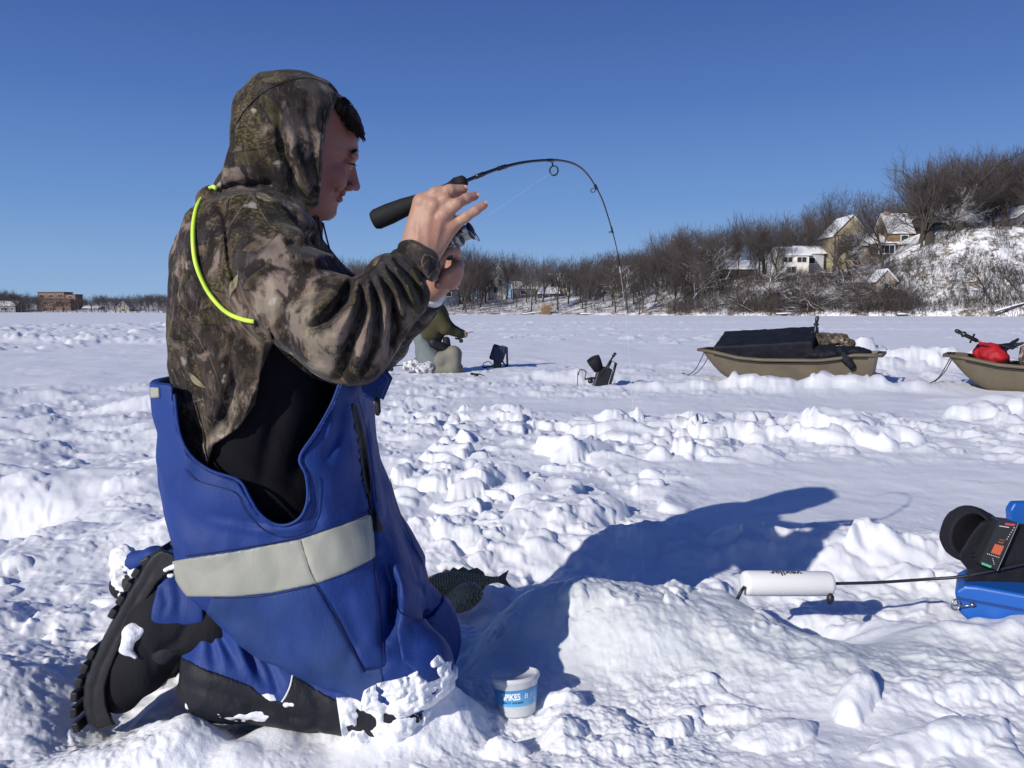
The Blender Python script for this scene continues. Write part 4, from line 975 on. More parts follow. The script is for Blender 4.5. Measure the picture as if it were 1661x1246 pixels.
for (px, py, Y, r, a) in ((709, 330, HY, .013, .6), (721, 346, HY, .010, .5), (786, 332, HY, .012, .5), (772, 317, HY, .011, .7), (754, 307, HY, .01, .5), (735, 362, HY, .01, .4), (582, 298, 1.63, .02, .7), (548, 290, 1.57, .03, .5),
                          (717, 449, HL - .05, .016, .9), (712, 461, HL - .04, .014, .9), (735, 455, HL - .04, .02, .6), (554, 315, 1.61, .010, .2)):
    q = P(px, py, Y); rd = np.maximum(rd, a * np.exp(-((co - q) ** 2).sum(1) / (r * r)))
face = np.exp(-((co - P(545, 260, 1.6)) ** 2).sum(1) / .16 ** 2) * (co[:, 2] > P(500, 400, 1.6)[2]) * (co[:, 0] < P(640, 300, 1.6)[0]); rd = np.maximum(rd, np.clip(face * 1.3, 0, .8))  # whole face darkened: shade under the hood is put into the skin colour
at = body.data.attributes.new('ruddy_and_shade', 'FLOAT', 'POINT'); at.data.foreach_set('value', rd.astype(np.float32))
NAIL = mat('fingernail', (.42, .25, .19), .4)
for (px, py, Y, an) in ((755, 303, HY - .003, -5), (774.5, 315.5, HY - .004, 20), (788, 329, HY - .008, 35), (709.5, 462, HL - .051, 185)):
    h_ = B_.hit(px, py)
    if h_ is None: h_ = P(px - 4, py + 3, Y)
    b = MB(); n = 10; b.add([(0, 0, 0)] + [(.0040 * math.cos(2 * math.pi * k / n), .0012, .0030 * math.sin(2 * math.pi * k / n)) for k in range(n)], [(0, k + 1, (k + 1) % n + 1) for k in range(n)])
    o = b.build('fingernail', NAIL, None, True); o.location = V(h_ + [0, -.0012, 0]); o.rotation_euler = (0, math.radians(-an), 0); parent_to(o, man)
# hair under the hood's brim, eyebrow
hb = MB(); rh = random.Random(4)
for k in range(1500):
    u = rh.uniform(0, 1); y = YM + rh.uniform(-.062, .062); sx = 1 - ((y - YM) / .075) ** 2
    a = np.array(P(548 + 26 * u, 148 + 50 * u + 4 * rh.random(), y)); a[0] -= .03 * (1 - max(sx, 0) ** .5); a[1] += HSH * (a[0] - HX0)
    ln = rh.uniform(.010, .026); d = Vector((.62 + rh.gauss(0, .12), rh.gauss(0, .2), -.55 - .5 * u + rh.gauss(0, .14))).normalized()
    m_ = V(a) + d * ln * .5 + Vector((0, 0, .002)); e_ = V(a) + d * ln + Vector((.001, 0, -.004)); hb.tube([V(a) - Vector((.01, 0, 0)), m_, e_], [.0013, .0011, .0003], 3, False)
HF = Field().u(Shear(K((535, 156, 1.6), (566, 182, 1.6), 15, 13, sq=3.6), HSH, HX0), .02).u(Shear(K((566, 182, 1.6), (586, 206, 1.6), 12, 6, sq=3.2), HSH, HX0), .02).noise(lambda p: .003 * perlin3(p[:, 0] * 160, p[:, 1] * 45, p[:, 2] * 90))
v_, f_ = mesh_field(HF, (-.42, 1.46, 1.0), (-.2, 1.78, 1.3), .0028); hb.v = list(map(tuple, v_)) + [tuple(q) for q in hb.v]; hb.f = [tuple(q) for q in f_] + [tuple(i + len(v_) for i in q) for q in hb.f]
hb.build('hair', HAIR, man, True)
eb = MB()
for s in (-1, 1):
    for k in range(60):
        w = rh.uniform(0, 1); y = YM + s * (.008 + .034 * w) + HSH * .11; a = V(P(577.5 - 9 * w * w + rh.uniform(-1, .5), 244 + 3 * w + rh.uniform(-1.5, 1.5), y)); eb.tube([a, a + Vector((.004, s * .006, .001))], [.0007, .0003], 3, False)
    for k in range(16):
        w = k / 15; a = V(P(574 - 10 * w, 265.5 - 1.5 * w, YM + s * (.024 + .022 * w) + HSH * .105)); eb.tube([a, a + Vector((.006, s * .002, -.004))], [.0006, .0002], 3, False)
eb.build('eyebrow', HAIR, man)
# ---------------------------------------------------------------- hooded jacket
J = Field()
J.u(Loft(rows_px([(322, 350, 510, 1.6, .06), (340, 320, 522, 1.6, .12), (362, 299, 530, 1.6, .165), (400, 284, 538, 1.6, .195), (450, 274, 548, 1.6, .212), (520, 270, 560, 1.6, .215), (600, 277, 575, 1.6, .212), (680, 291, 585, 1.6, .205), (760, 306, 585, 1.6, .20), (840, 320, 590, 1.6, .2)], 2.35)), 0)
J.u(K((392, 392, 1.49), (470, 470, 1.41), 84, 84), .03).u(K((470, 470, 1.41), (563, 543, 1.33), 86, 80), .03).u(K((563, 545, 1.33), (640, 470, 1.355), 79, 62), .02).u(K((640, 470, 1.355), (670, 433, 1.375), 58, 45), .015)
J.u(K((450, 420, 1.74), (598, 548, 1.76), 70, 60), .03).u(K((598, 548, 1.76), (690, 480, 1.60), 58, 33), .02)
# hood
J.u(Loft(rows_px([(118.5, 462, 492, 1.6, .02), (123, 436, 512, 1.6, .045), (132, 412, 533, 1.6, .066), (146, 396, 556, 1.6, .088), (165, 384, 572, 1.6, .101, 2.5), (190, 378, 578, 1.6, .110, 2.7), (220, 375, 576, 1.6, .115, 2.8), (250, 371, 570, 1.6, .117, 2.8), (280, 358, 564, 1.6, .117, 2.8), (305, 346, 558, 1.6, .118, 2.7), (330, 330, 548, 1.6, .120, 2.6), (352, 322, 530, 1.6, .12, 2.3), (380, 322, 528, 1.6, .10)], 2.15)), .012)
J.u(Cone(W3(345, 325, 1.60), W3(490, 356, 1.51), .03, .026), .02)
J.cut(poly_px([(575, 100), (556, 138), (548, 158), (538, 182), (529, 208), (524, 245), (521, 293), (517, 340), (520, 358), (560, 366), (660, 360), (660, 100)], 1.6), .006)
J.cut(Loft(rows_px([(152, 500, 640, 1.61, .05), (165, 480, 660, 1.62, .074), (215, 475, 660, 1.62, .082), (260, 475, 660, 1.62, .084), (310, 478, 660, 1.62, .080), (340, 485, 640, 1.62, .065), (352, 500, 600, 1.62, .05)], 4)), .004)
cr = J.crease
for pts, a, w in (([(574, 452), (561, 486), (528, 520), (500, 535)], .011, .011), ([(588, 448), (588, 500), (566, 560), (552, 606)], .012, .010), ([(601, 442), (614, 500), (606, 560), (590, 600)], .010, .008),
                  ([(612, 434), (636, 478), (640, 530), (628, 572)], .009, .008), ([(624, 424), (650, 462), (664, 505)], .009, .007), ([(634, 415), (664, 448), (684, 486)], .008, .007), ([(645, 404), (676, 432), (698, 466)], .007, .006),
                  ([(581, 450), (576, 492), (548, 545)], -.008, .009), ([(595, 445), (602, 500), (588, 575)], -.008, .009), ([(607, 438), (626, 490), (624, 560)], -.007, .008), ([(618, 429), (643, 470), (655, 520)], -.007, .007), ([(630, 420), (658, 456), (675, 495)], -.006, .006),
                  ([(548, 432), (508, 442), (455, 428), (415, 435)], .008, .012), ([(532, 402), (475, 398), (425, 408)], .007, .010), ([(560, 440), (520, 470), (470, 480), (430, 470)], .006, .012), ([(540, 415), (500, 420), (440, 418)], -.005, .012),
                  ([(352, 312), (366, 360), (372, 420), (386, 480), (432, 548)], .007, .005), ([(400, 430), (430, 500), (480, 560)], .004, .014), ([(450, 520), (520, 580), (585, 600)], .004, .012),
                  ([(453, 186), (458, 235), (476, 285), (500, 335), (510, 350)], .012, .010), ([(442, 190), (448, 240), (462, 290)], -.006, .012), ([(468, 200), (478, 250), (500, 300)], -.010, .012), ([(497, 160), (500, 190), (508, 222), (513, 260)], .005, .007),
                  ([(515, 165), (512, 200), (522, 240)], -.005, .007), ([(505, 250), (508, 300), (514, 340)], .005, .006), ([(390, 260), (410, 300), (400, 325)], .006, .014), ([(420, 240), (430, 280), (440, 310)], .004, .012),
                  ([(332, 322), (380, 302), (440, 300), (490, 330), (520, 366)], .014, .008), ([(335, 334), (385, 318), (435, 318), (480, 345), (516, 376)], -.004, .010), ([(500, 380), (520, 400), (545, 430)], .008, .009),
                  ([(428, 560), (420, 620), (392, 688), (345, 722), (332, 762)], -.006, .005), ([(300, 560), (330, 640), (380, 680)], .005, .016), ([(290, 600), (310, 680), (340, 720)], .006, .012), ([(285, 480), (320, 520), (400, 560)], .005, .016), ([(340, 600), (350, 660), (330, 720)], -.006, .014), ([(370, 560), (385, 620), (360, 690)], .006, .010),
                  ([(430, 128), (405, 160), (396, 200)], -.002, .003)):
    cr(pts, 1.45, a * (2.6 if pts[0][0] > 560 else 1.3), w, 1.58)
J.noise(lambda p: -.010 * np.abs(perlin3(p[:, 0] * 8 + p[:, 2] * 4, p[:, 1] * 7, p[:, 2] * 7 - p[:, 0] * 4)) + .003 + .0030 * perlin3(p[:, 0] * 13, p[:, 1] * 13, p[:, 2] * 10) + .0030 * perlin3(p[:, 0] * 34 + 5, p[:, 1] * 34, p[:, 2] * 26) + .0045 * perlin3(p[:, 0] * 22 + p[:, 2] * 10, p[:, 1] * 8, p[:, 2] * 5))
side = poly_px([(431, 520), (446, 548), (424, 600), (414, 655), (388, 694), (346, 722), (333, 770), (345, 900), (620, 900), (640, 600), (560, 560), (500, 540)], 1.42, -9, 1.6)
Jt = J.derive(); Jt.cut(poly_px([(431, 520), (446, 548), (424, 600), (414, 655), (388, 694), (346, 722), (333, 770), (345, 900), (700, 900), (700, 640), (600, 632), (560, 632), (505, 612), (470, 585), (446, 560)], 1.42, -9, 1.62), .004)
jacket = sdf_obj('hooded_jacket', Jt, (-.76, 1.12, .30), (.0, 1.98, 1.34), .0032, CAMO, man, smooth=1)
V1 = Field(); V1.ops = [J.ops[0]]; V1.off = -.010
V1.crease([(470, 600), (440, 700), (420, 800)], 1.45, .006, .012).crease([(540, 620), (500, 700), (470, 800)], 1.45, .006, .014).crease([(400, 740), (450, 770), (490, 790)], 1.45, .005, .01)
V1.noise(lambda p: -.008 * np.abs(perlin3(p[:, 0] * 8, p[:, 1] * 8, p[:, 2] * 6)) + .003 * perlin3(p[:, 0] * 14, p[:, 1] * 14, p[:, 2] * 9)); V1.keep(poly_px([(410, 480), (400, 600), (380, 680), (320, 720), (320, 900), (620, 900), (620, 480)], 1.45))
sdf_obj('side_panel', V1, (-.7, 1.35, .28), (.0, 1.86, 1.0), .006, BLACKF, man)
# far cuff and near cuff bands
for a, b, r, mm in (((686, 484, 1.607), (694, 476, 1.590), .0385, BLACKN), ((695, 475, 1.586), (701, 469, 1.578), .034, mat('white_cuff', (.7, .7, .7), .8))):
    MB().tube([P(*a), P(*b)], [r, r * .94], 20).build('cuff', mm, man, True)
# neon strap round the shoulder, drawcord, seams
STRAP = mat('neon_yellow_cord', (.60, .85, .08), .5)
def on_surf(F_, pts, push=.002, n=10):
    out = []
    pts = np.array(pts, float); tt = np.linspace(0, len(pts) - 1, (len(pts) - 1) * n + 1)
    for t in tt:
        i = min(int(t), len(pts) - 2); f = t - i; p0 = pts[max(i - 1, 0)]; p1 = pts[i]; p2 = pts[i + 1]; p3 = pts[min(i + 2, len(pts) - 1)]
        c = .5 * ((2 * p1) + (-p0 + p2) * f + (2 * p0 - 5 * p1 + 4 * p2 - p3) * f * f + (-p0 + 3 * p1 - 3 * p2 + p3) * f ** 3)
        h_ = F_.hit(c[0], c[1], push=push)
        if h_ is not None: out.append(h_)
    if len(out) > 5:                                # ease depth jumps
        o = np.array(out); 
        for _ in range(3): o[1:-1] = .25 * o[:-2] + .5 * o[1:-1] + .25 * o[2:]
        out = list(o)
    return out
J0 = J.derive(.001)
sp = on_surf(J0, [(327, 322), (318, 340), (313, 375), (316, 420), (328, 455), (345, 484), (368, 507), (392, 518), (412, 522)], .003)
MB().tube(sp, .0038, 8).build('neon_strap', STRAP, man, True)
sq_ = on_surf(J0, [(339, 306), (346, 303), (350, 306)], .003); MB().tube(sq_, .004, 6).build('neon_strap', STRAP, man, True)
for pts, r in (([(520, 340), (524, 362), (530, 390), (540, 420)], .0018), ([(516, 348), (518, 366), (524, 392)], .0015)):
    MB().tube(on_surf(J0, pts, .006), r, 6).build('drawcord', BLACKN, man, True)
SEAM = mat('dark_seam_thread', (.02, .017, .015), .9)
for pts in ([(528, 178), (523, 210), (518, 250), (516, 300), (512, 350)], [(375, 215), (400, 175), (440, 142), (500, 126), (552, 146)]):
    MB().tube(on_surf(J0, pts, .0002), .0011, 5).build('hood_seam', SEAM, man, True)
# ---------------------------------------------------------------- bib overalls
O = Field()
O.u(Loft(rows_px([(596, 246, 622, 1.6, .225, 2.7), (640, 251, 612, 1.6, .226, 2.8), (700, 260, 617, 1.6, .228, 2.9), (760, 270, 628, 1.6, .228, 3), (800, 278, 641, 1.6, .228, 3), (860, 289, 664, 1.6, .228, 3), (900, 301, 684, 1.6, .226, 3), (925, 315, 697, 1.6, .22, 3), (960, 350, 700, 1.6, .21, 3), (1000, 400, 700, 1.6, .19, 3)])), 0)
O.u(K((418, 890, 1.515), (540, 1000, 1.50), 112, 102), .05).u(K((540, 1000, 1.50), (648, 1086, 1.48), 102, 84), .03)
O.u(K((430, 890, 1.72), (655, 1034, 1.73), 108, 88), .05).u(K((655, 1034, 1.73), (664, 1075, 1.72), 86, 72), .03)
for pts, a, w in (([(572, 650), (584, 705), (597, 790), (605, 835), (610, 905), (620, 1000), (624, 1080)], .007, .004), ([(590, 640), (603, 700), (612, 790), (622, 850)], -.004, .008),
                  ([(618, 905), (634, 950), (634, 1000), (622, 1040)], .030, .012), ([(640, 900), (655, 950), (660, 990)], -.010, .016), ([(556, 640), (549, 700), (530, 745)], .007, .009), ([(542, 668), (534, 715)], -.005, .008),
                  ([(345, 835), (400, 846), (450, 852), (520, 838)], .003, .008), ([(340, 848), (420, 862), (520, 850)], -.003, .008), ([(487, 876), (500, 915), (513, 948)], .003, .0025), ([(513, 948), (550, 1010), (592, 1088), (624, 1080)], .004, .003),
                  ([(330, 760), (310, 820), (320, 880)], .004, .02), ([(360, 1000), (420, 1010), (500, 1060)], .005, .02), ([(420, 980), (480, 1040), (520, 1100)], .004, .016), ([(560, 970), (580, 1040), (560, 1090)], .004, .014), ([(650, 830), (668, 880), (690, 925)], .005, .01),
                  ([(630, 700), (640, 780), (660, 850)], -.004, .01), ([(295, 640), (300, 760), (320, 860)], -.003, .02), ([(600, 1100), (640, 1060), (700, 1050)], .005, .014), ([(660, 940), (690, 960), (716, 940)], .006, .008), ([(500, 780), (515, 830), (505, 870)], .004, .012)):
    O.crease(pts, 1.42, a, w, 1.64)
O.noise(lambda p: -.011 * np.abs(perlin3(p[:, 0] * 5 + p[:, 2] * 4 + 2, p[:, 1] * 5, p[:, 2] * 7 - p[:, 0] * 3)) + .004 + .004 * perlin3(p[:, 0] * 9 + 3 + p[:, 2] * 5, p[:, 1] * 9, p[:, 2] * 7) + .0030 * perlin3(p[:, 0] * 26 + 5, p[:, 1] * 26, p[:, 2] * 18))
Ob = O.derive()
opening = [(279, 560), (281, 640), (289, 700), (306, 738), (340, 764), (386, 780), (402, 806), (420, 834), (444, 851), (468, 852), (490, 838), (501, 808), (498, 770), (487, 741), (515, 700), (540, 655), (556, 612), (566, 560)]
Ob.cut(poly_px(opening, 1.40, -9, 1.60), .004)
ztop = P(400, 606, 1.6)[2]
Ob.cut(lambda p: ztop + .02 * (p[:, 0] + .45) - p[:, 2], .003)
Inn = Loft(rows_px([(560, 262, 612, 1.6, .205, 2.6), (640, 264, 600, 1.6, .208, 2.6), (760, 286, 600, 1.6, .208, 2.6), (840, 300, 560, 1.6, .2, 2.6), (870, 330, 540, 1.6, .19, 2.6)]))
Ob.cut(Inn, .004)
bibs = sdf_obj('bib_overalls', Ob, (-.76, 1.2, .0), (.05, 1.98, .74), .0036, BLUE, man, smooth=1)
# shins in their own bunched trouser legs
L_ = Field()
L_.u(K((640, 1145, 1.47), (372, 1088, 1.49), 56, 76), .0).u(K((372, 1088, 1.49), (380, 1000, 1.53), 77, 78), .03)
L_.u(K((650, 1120, 1.71), (400, 1040, 1.73), 60, 66), .03)
for pts, a, w in (([(300, 935), (318, 990), (345, 1040), (350, 1085)], .014, .010), ([(345, 965), (352, 1020), (380, 1075)], .014, .009), ([(322, 950), (336, 1010), (360, 1060)], -.008, .010), ([(385, 1005), (404, 1060), (430, 1110)], .012, .009), ([(365, 985), (385, 1040), (405, 1090)], -.008, .01),
                  ([(300, 1000), (310, 1040), (300, 1068)], .008, .010), ([(420, 1050), (440, 1090), (455, 1130)], .008, .008), ([(300, 1110), (380, 1130), (470, 1160), (560, 1175)], .006, .010), ([(330, 1140), (420, 1168), (520, 1190)], -.004, .010), ([(500, 1110), (520, 1150), (510, 1200)], .005, .01)):
    L_.crease(pts, 1.44, a, w, 1.56)
L_.noise(lambda p: .004 * perlin3(p[:, 0] * 12 + 3, p[:, 1] * 12, p[:, 2] * 12) + .0025 * perlin3(p[:, 0] * 30 + 5, p[:, 1] * 30, p[:, 2] * 24))
Lt = L_.derive(); Lt.cut(poly_px([(150, 850), (297, 850), (298, 960), (294, 1060), (291, 1110), (150, 1180)], 1.49), .004)
sdf_obj('trouser_leg', Lt, (-.72, 1.36, -.12), (.02, 1.86, .38), .0036, BLUE, man, smooth=1)
LOW = [(240, 1062), (292, 1064), (330, 1084), (372, 1098), (405, 1112), (438, 1136), (458, 1138), (466, 1118), (474, 1092), (520, 1122), (560, 1142), (575, 1250), (200, 1260)]
Lb = L_.derive(.0025); Lb.cut(poly_px([(150, 850), (297, 850), (298, 960), (294, 1060), (289, 1110), (150, 1180)], 1.49), .004); Lb.keep(poly_px(LOW, 1.42, -9, 1.57))
sdf_obj('shin_guard', Lb, (-.72, 1.36, -.12), (.02, 1.6, .30), .0034, BLACKN, man, smooth=1)
Lk = L_.derive(.003); Lk.keep(poly_px([(556, 1142), (600, 1146), (660, 1158), (760, 1150), (760, 1260), (560, 1260)], 1.42, -9, 1.6))
sdf_obj('knee_patch', Lk, (-.4, 1.36, -.12), (.05, 1.86, .30), .004, BLACKN, man, smooth=1)
PIPE = mat('white_piping', (.7, .7, .68), .6)
MB().tube(on_surf(Lb, [(475, 1092), (471, 1112), (464, 1128), (457, 1139)], .001), .0018, 6).build('piping', PIPE, man, True)
# reflective band
TAPE = [(200, 925), (303, 906), (380, 895), (487, 875), (560, 850), (604, 833), (609, 904), (560, 930), (513, 947), (440, 962), (380, 968), (343, 968), (250, 968)]
T_ = O.derive(.0030); T_.keep(poly_px(TAPE, 1.385, -9, 1.80)); sdf_obj('reflective_band', T_, (-.70, 1.2, .1), (-.1, 1.84, .5), .003, REFL, man, smooth=1)
MB().tube(on_surf(O.derive(.0034), [(487, 877), (496, 905), (502, 925), (513, 947)], .0002), .0012, 5).build('tape_seam', mat('tape_seam_thread', (.2, .2, .18), .8), man, True)
T2 = O.derive(.004); T2.keep(poly_px([(243, 628), (259, 628), (260, 646), (244, 646)], 1.58, 1.4, 1.8)); sdf_obj('reflective_tab', T2, (-.75, 1.36, .55), (-.6, 1.86, .75), .003, REFL, man)
# side zip with its pull, front flap, pocket
ZIP = mat('black_zip_tape', (.006, .006, .01), .7)
Z_ = O.derive(.0025); Z_.keep(poly_px([(571, 652), (579, 660), (594, 710), (601, 770), (603, 812), (596, 812), (588, 780), (581, 715), (573, 680)], 1.40, -9, 1.6)); sdf_obj('side_zip', Z_, (-.4, 1.2, .3), (-.15, 1.62, .7), .0026, ZIP, man)
zb = MB(); zp = on_surf(O.derive(.004), [(597, 800), (603, 830), (610, 862)], .002); zb.tube(zp, [.003] * len(zp), 6); zb.build('zip_cord', ZIP, man)
Zp = O.derive(.0055); Zp.keep(poly_px([(598, 826), (607, 824), (622, 856), (620, 864), (610, 862)], 1.40, -9, 1.6)); sdf_obj('zip_pull', Zp, (-.35, 1.2, .3), (-.15, 1.62, .6), .0022, ZIP, man)
Pk = O.derive(.005); Pk.keep(poly_px([(634, 968), (650, 994), (676, 1006), (700, 1000), (716, 978), (723, 950), (760, 950), (760, 1084), (694, 1108), (652, 1072)], 1.42)); sdf_obj('thigh_pocket', Pk, (-.3, 1.3, .02), (.05, 1.86, .35), .0034, BLUE, man, smooth=1)
Kp = O.derive(.0022); Kp.keep(poly_px([(343, 969), (440, 963), (513, 948), (556, 1016), (592, 1088), (620, 1082), (624, 1140), (560, 1160), (300, 1100)], 1.40, -9, 1.62)); sdf_obj('seat_panel', Kp, (-.7, 1.2, .0), (-.1, 1.64, .36), .0034, BLUED, man, smooth=1)
edge = on_surf(O.derive(.001), [(283, 640), (290, 698), (307, 736), (341, 763), (387, 779), (404, 806), (421, 833), (445, 850), (468, 851), (489, 837), (499, 808), (496, 770), (486, 742), (513, 700), (538, 655), (553, 615)], .0012)
MB().tube(edge, .0028, 6).build('hem_binding', BLUE, man, True)
ST = mat('navy_stitching', (.006, .014, .06), .8)
for pts in ([(514, 950), (540, 990), (566, 1040), (590, 1085), (622, 1079)], [(606, 906), (614, 960), (620, 1020), (623, 1078)], [(345, 971), (420, 968), (480, 957), (512, 949)], [(300, 902), (380, 891), (487, 871), (560, 846), (602, 829)],
            [(616, 660), (622, 720), (636, 790), (656, 850), (686, 915)], [(581, 645), (596, 705), (606, 770), (611, 815)], [(300, 760), (320, 780), (380, 798), (396, 826), (420, 854), (450, 870), (478, 868), (504, 850), (516, 812), (510, 770)],
            [(640, 990), (655, 1008), (678, 1018), (702, 1012), (719, 990)]):
    q_ = on_surf(O.derive(.0028), pts, .0001)
    if len(q_) > 3: MB().tube(q_, .0008, 4).build('stitching', ST, man, True)
# lapel and buckle strap at the chest
lap = MB(); q = [P(604, 590, 1.46), P(625, 618, 1.46), P(612, 650, 1.46), P(592, 640, 1.45), P(585, 600, 1.45)]
lap.v = [tuple(a) for a in q] + [tuple(a + [0, .06, 0]) for a in q]; lap.f = [(0, 1, 2, 3, 4), (9, 8, 7, 6, 5)] + [(i, (i + 1) % 5, (i + 1) % 5 + 5, i + 5) for i in range(5)]
lap.build('lapel', cloth('navy_lapel', (.010, .03, .16), (.008, .025, .12)), man, False, .004)
MB().tube([P(611, 630, 1.44), P(611, 645, 1.44)], .0012, 6).tube([P(611, 645, 1.44), P(612, 650, 1.44), P(613, 668, 1.44), P(612, 674, 1.44)], [.003, .0055, .0055, .003], 8).build('zip_toggle', ZIP, man, True)
for (a, b, hh, col_) in ((0, 0, 0, 0),): pass
# ---------------------------------------------------------------- boots
RUB = mat('black_rubber', (.013, .013, .016), .55, spec=.4); _t = NT(RUB); _t.set(Normal=_t.bump(_t.noise(_t.obj(), 60, 5, .6), .15, .004))
BOOTU = cloth('black_boot_fabric', (.006, .006, .009), (.011, .011, .016), .8, wr=.35)
def make_boot(Y0, dx, dy, near=True):
    f = Field(); q = lambda a, b, Y: (a + dx, b + dy, Y)
    f.u(K(q(196, 1118, Y0), q(232, 1070, Y0), 38, 48), 0).u(K(q(232, 1070, Y0), q(262, 1010, Y0), 50, 58), .02).u(K(q(262, 1010, Y0), q(280, 950, Y0), 56, 42), .02).u(K(q(275, 1000, Y0), q(350, 1010, Y0), 62, 58), .03)
    if near:
        f.crease([(250, 1060), (290, 1040), (310, 1000)], Y0 - .05, .006, .008).crease([(212, 1020), (240, 1060), (250, 1100)], Y0 - .05, .003, .006)
    f.noise(lambda p: .003 * perlin3(p[:, 0] * 18, p[:, 1] * 18, p[:, 2] * 18))
    o = sdf_obj('boot', f, tuple(P(120 + dx, 1210 + dy, Y0) - [0, .1, 0]), tuple(P(420 + dx, 860 + dy, Y0) + [0, .1, 0]), .004, BOOTU, man, smooth=1)
    out = [(284, 900), (262, 892), (244, 902), (222, 940), (196, 985), (172, 1030), (150, 1075), (138, 1110), (137, 1145), (144, 1172), (158, 1184)]
    inn = [(186, 1176), (174, 1150), (170, 1115), (184, 1072), (206, 1028), (232, 985), (256, 945), (290, 915)]
    s = Field(); s.u(poly_px([q(a, b, 0)[:2] for a, b in out + inn], Y0, Y0 - .056, Y0 + .056), 0); s.off = .002
    s.noise(lambda p: .0012 * perlin3(p[:, 0] * 60, p[:, 1] * 20, p[:, 2] * 60) + .004 * np.clip(np.abs(p[:, 1] - Y0) - .040, 0, 1) / .016)
    # groove along the side of the sole
    s.crease([q(a + 14, b + 6, 0)[:2] for a, b in out[2:10]], Y0, .0025, .003)
    so = sdf_obj('sole', s, tuple(P(110 + dx, 1215 + dy, Y0) - [0, .09, 0]), tuple(P(310 + dx, 870 + dy, Y0) + [0, .09, 0]), .003, RUB, o, smooth=1)
    lugs = MB(); pts = [np.array(P(*q(a, b, Y0))) for a, b in out[1:10]]; L = [0]
    for i in range(len(pts) - 1): L.append(L[-1] + np.linalg.norm(pts[i + 1] - pts[i]))
    n = 13
    for k in range(n):
        lugs = MB()
        t = (k + .5) / n * L[-1]; i = max(j for j in range(len(L) - 1) if L[j] <= t); w = (t - L[i]) / (L[i + 1] - L[i]); c = pts[i] * (1 - w) + pts[i + 1] * w; d = pts[i + 1] - pts[i]
        an = math.atan2(d[2], d[0]); R = Matrix.Rotation(-an, 3, 'Y')
        if 5 <= k <= 6: continue
        lugs.box((c[0] + .003, Y0, c[2] - .001), (L[-1] / n * .66, .096, .013), R, 1)
        lugs.build('tread_lug', RUB, o, False, .003, 2)
    return o
boot1 = make_boot(1.50, 0, 0)
boot2 = make_boot(1.80, 24, -16, False)
CF = Field(); CF.u(K((276, 985, 1.49), (285, 940, 1.50), 42, 36), 0).u(K((276, 985, 1.49), (330, 985, 1.50), 42, 48), .02)
CF.crease([(262, 940), (270, 980), (262, 1000)], 1.46, .003, .007, 1.5).crease([(282, 925), (292, 970), (290, 1000)], 1.46, .004, .008, 1.5).noise(lambda p: .003 * perlin3(p[:, 0] * 22, p[:, 1] * 22, p[:, 2] * 22))
CF.off = .010; CF.keep(poly_px([(300, 920), (272, 928), (256, 950), (247, 985), (244, 1010), (262, 1018), (285, 1020), (300, 1014), (330, 1010), (330, 920)], 1.47))
sdf_obj('trouser_cuff', CF, (-.72, 1.40, .05), (-.45, 1.60, .40), .0032, BLUE, man, smooth=1)
# pull loop on the boot and the snow stuck to boot, cuff and knee
LP = Field().u(Cone(W3(262, 1062, 1.445), W3(288, 1052, 1.45), .014, .012, .5), 0).u(Cone(W3(240, 1045, 1.447), W3(262, 1062, 1.445), .010, .013, .5), .01)
sdf_obj('boot_strap', LP, (-.72, 1.41, .02), (-.5, 1.49, .30), .003, BLACKN, man)
def snow_blob(name, prims, lo, hi, h=.0032, amp=.004, base=None, keep=None, off=0, thr=None):
    f = Field() if base is None else base.derive(off)
    for a in prims: f.u(a, .008)
    old = f.nf
    f.nf = lambda p: (old(p) if old else 0) + amp * (perlin3(p[:, 0] * 45, p[:, 1] * 45, p[:, 2] * 45) + .8 * perlin3(p[:, 0] * 110, p[:, 1] * 110, p[:, 2] * 110)) + (thr(p) if thr else 0)
    if keep is not None: f.keep(keep)
    return sdf_obj(name, f, lo, hi, h, SNOWP, man, margin=.02)
snow_blob('stuck_snow', [K((214, 1026, 1.43), (204, 1052, 1.43), 15, 9), K((214, 1026, 1.43), (232, 1022, 1.43), 13, 8), K((204, 1052, 1.43), (220, 1066, 1.43), 8, 5)], (-.75, 1.38, .08), (-.55, 1.5, .3), .003, .0022)
snow_blob('stuck_snow', [K((200, 905, 1.78), (228, 925, 1.76), 22, 18), K((196, 930, 1.77), (205, 960, 1.76), 16, 14), K((236, 905, 1.77), (250, 900, 1.77), 12, 8)], (-.98, 1.68, .05), (-.6, 1.86, .45), .004, .006)
FB = Field().u(K((250, 904, 1.74), (320, 912, 1.72), 15, 22), 0).u(K((215, 915, 1.77), (250, 904, 1.74), 20, 15), .02).noise(lambda p: .004 * perlin3(p[:, 0] * 25, p[:, 1] * 25, p[:, 2] * 25)); sdf_obj('trouser_cuff', FB, (-.95, 1.6, .05), (-.5, 1.9, .45), .004, BLUE, man)
FB = Field().u(K((205, 950, 1.78), (218, 920, 1.78), 22, 20), 0).u(K((205, 950, 1.78), (240, 965, 1.76), 22, 26), .02).noise(lambda p: .004 * perlin3(p[:, 0] * 25, p[:, 1] * 25, p[:, 2] * 25)); sdf_obj('gaiter', FB, (-.95, 1.6, .0), (-.5, 1.9, .45), .004, BLACKN, man)
snow_blob('stuck_snow', [], (-.4, 1.26, -.05), (.04, 1.6, .3), .0032, .008, O, poly_px([(590, 1120), (612, 1108), (650, 1100), (690, 1082), (712, 1060), (722, 1074), (742, 1070), (744, 1110), (700, 1150), (640, 1170), (600, 1160), (585, 1140)], 1.42, -9, 1.62), .004,
          thr=lambda p: .010 * perlin3(p[:, 0] * 24, p[:, 1] * 24, p[:, 2] * 24 + 3) - .0015)
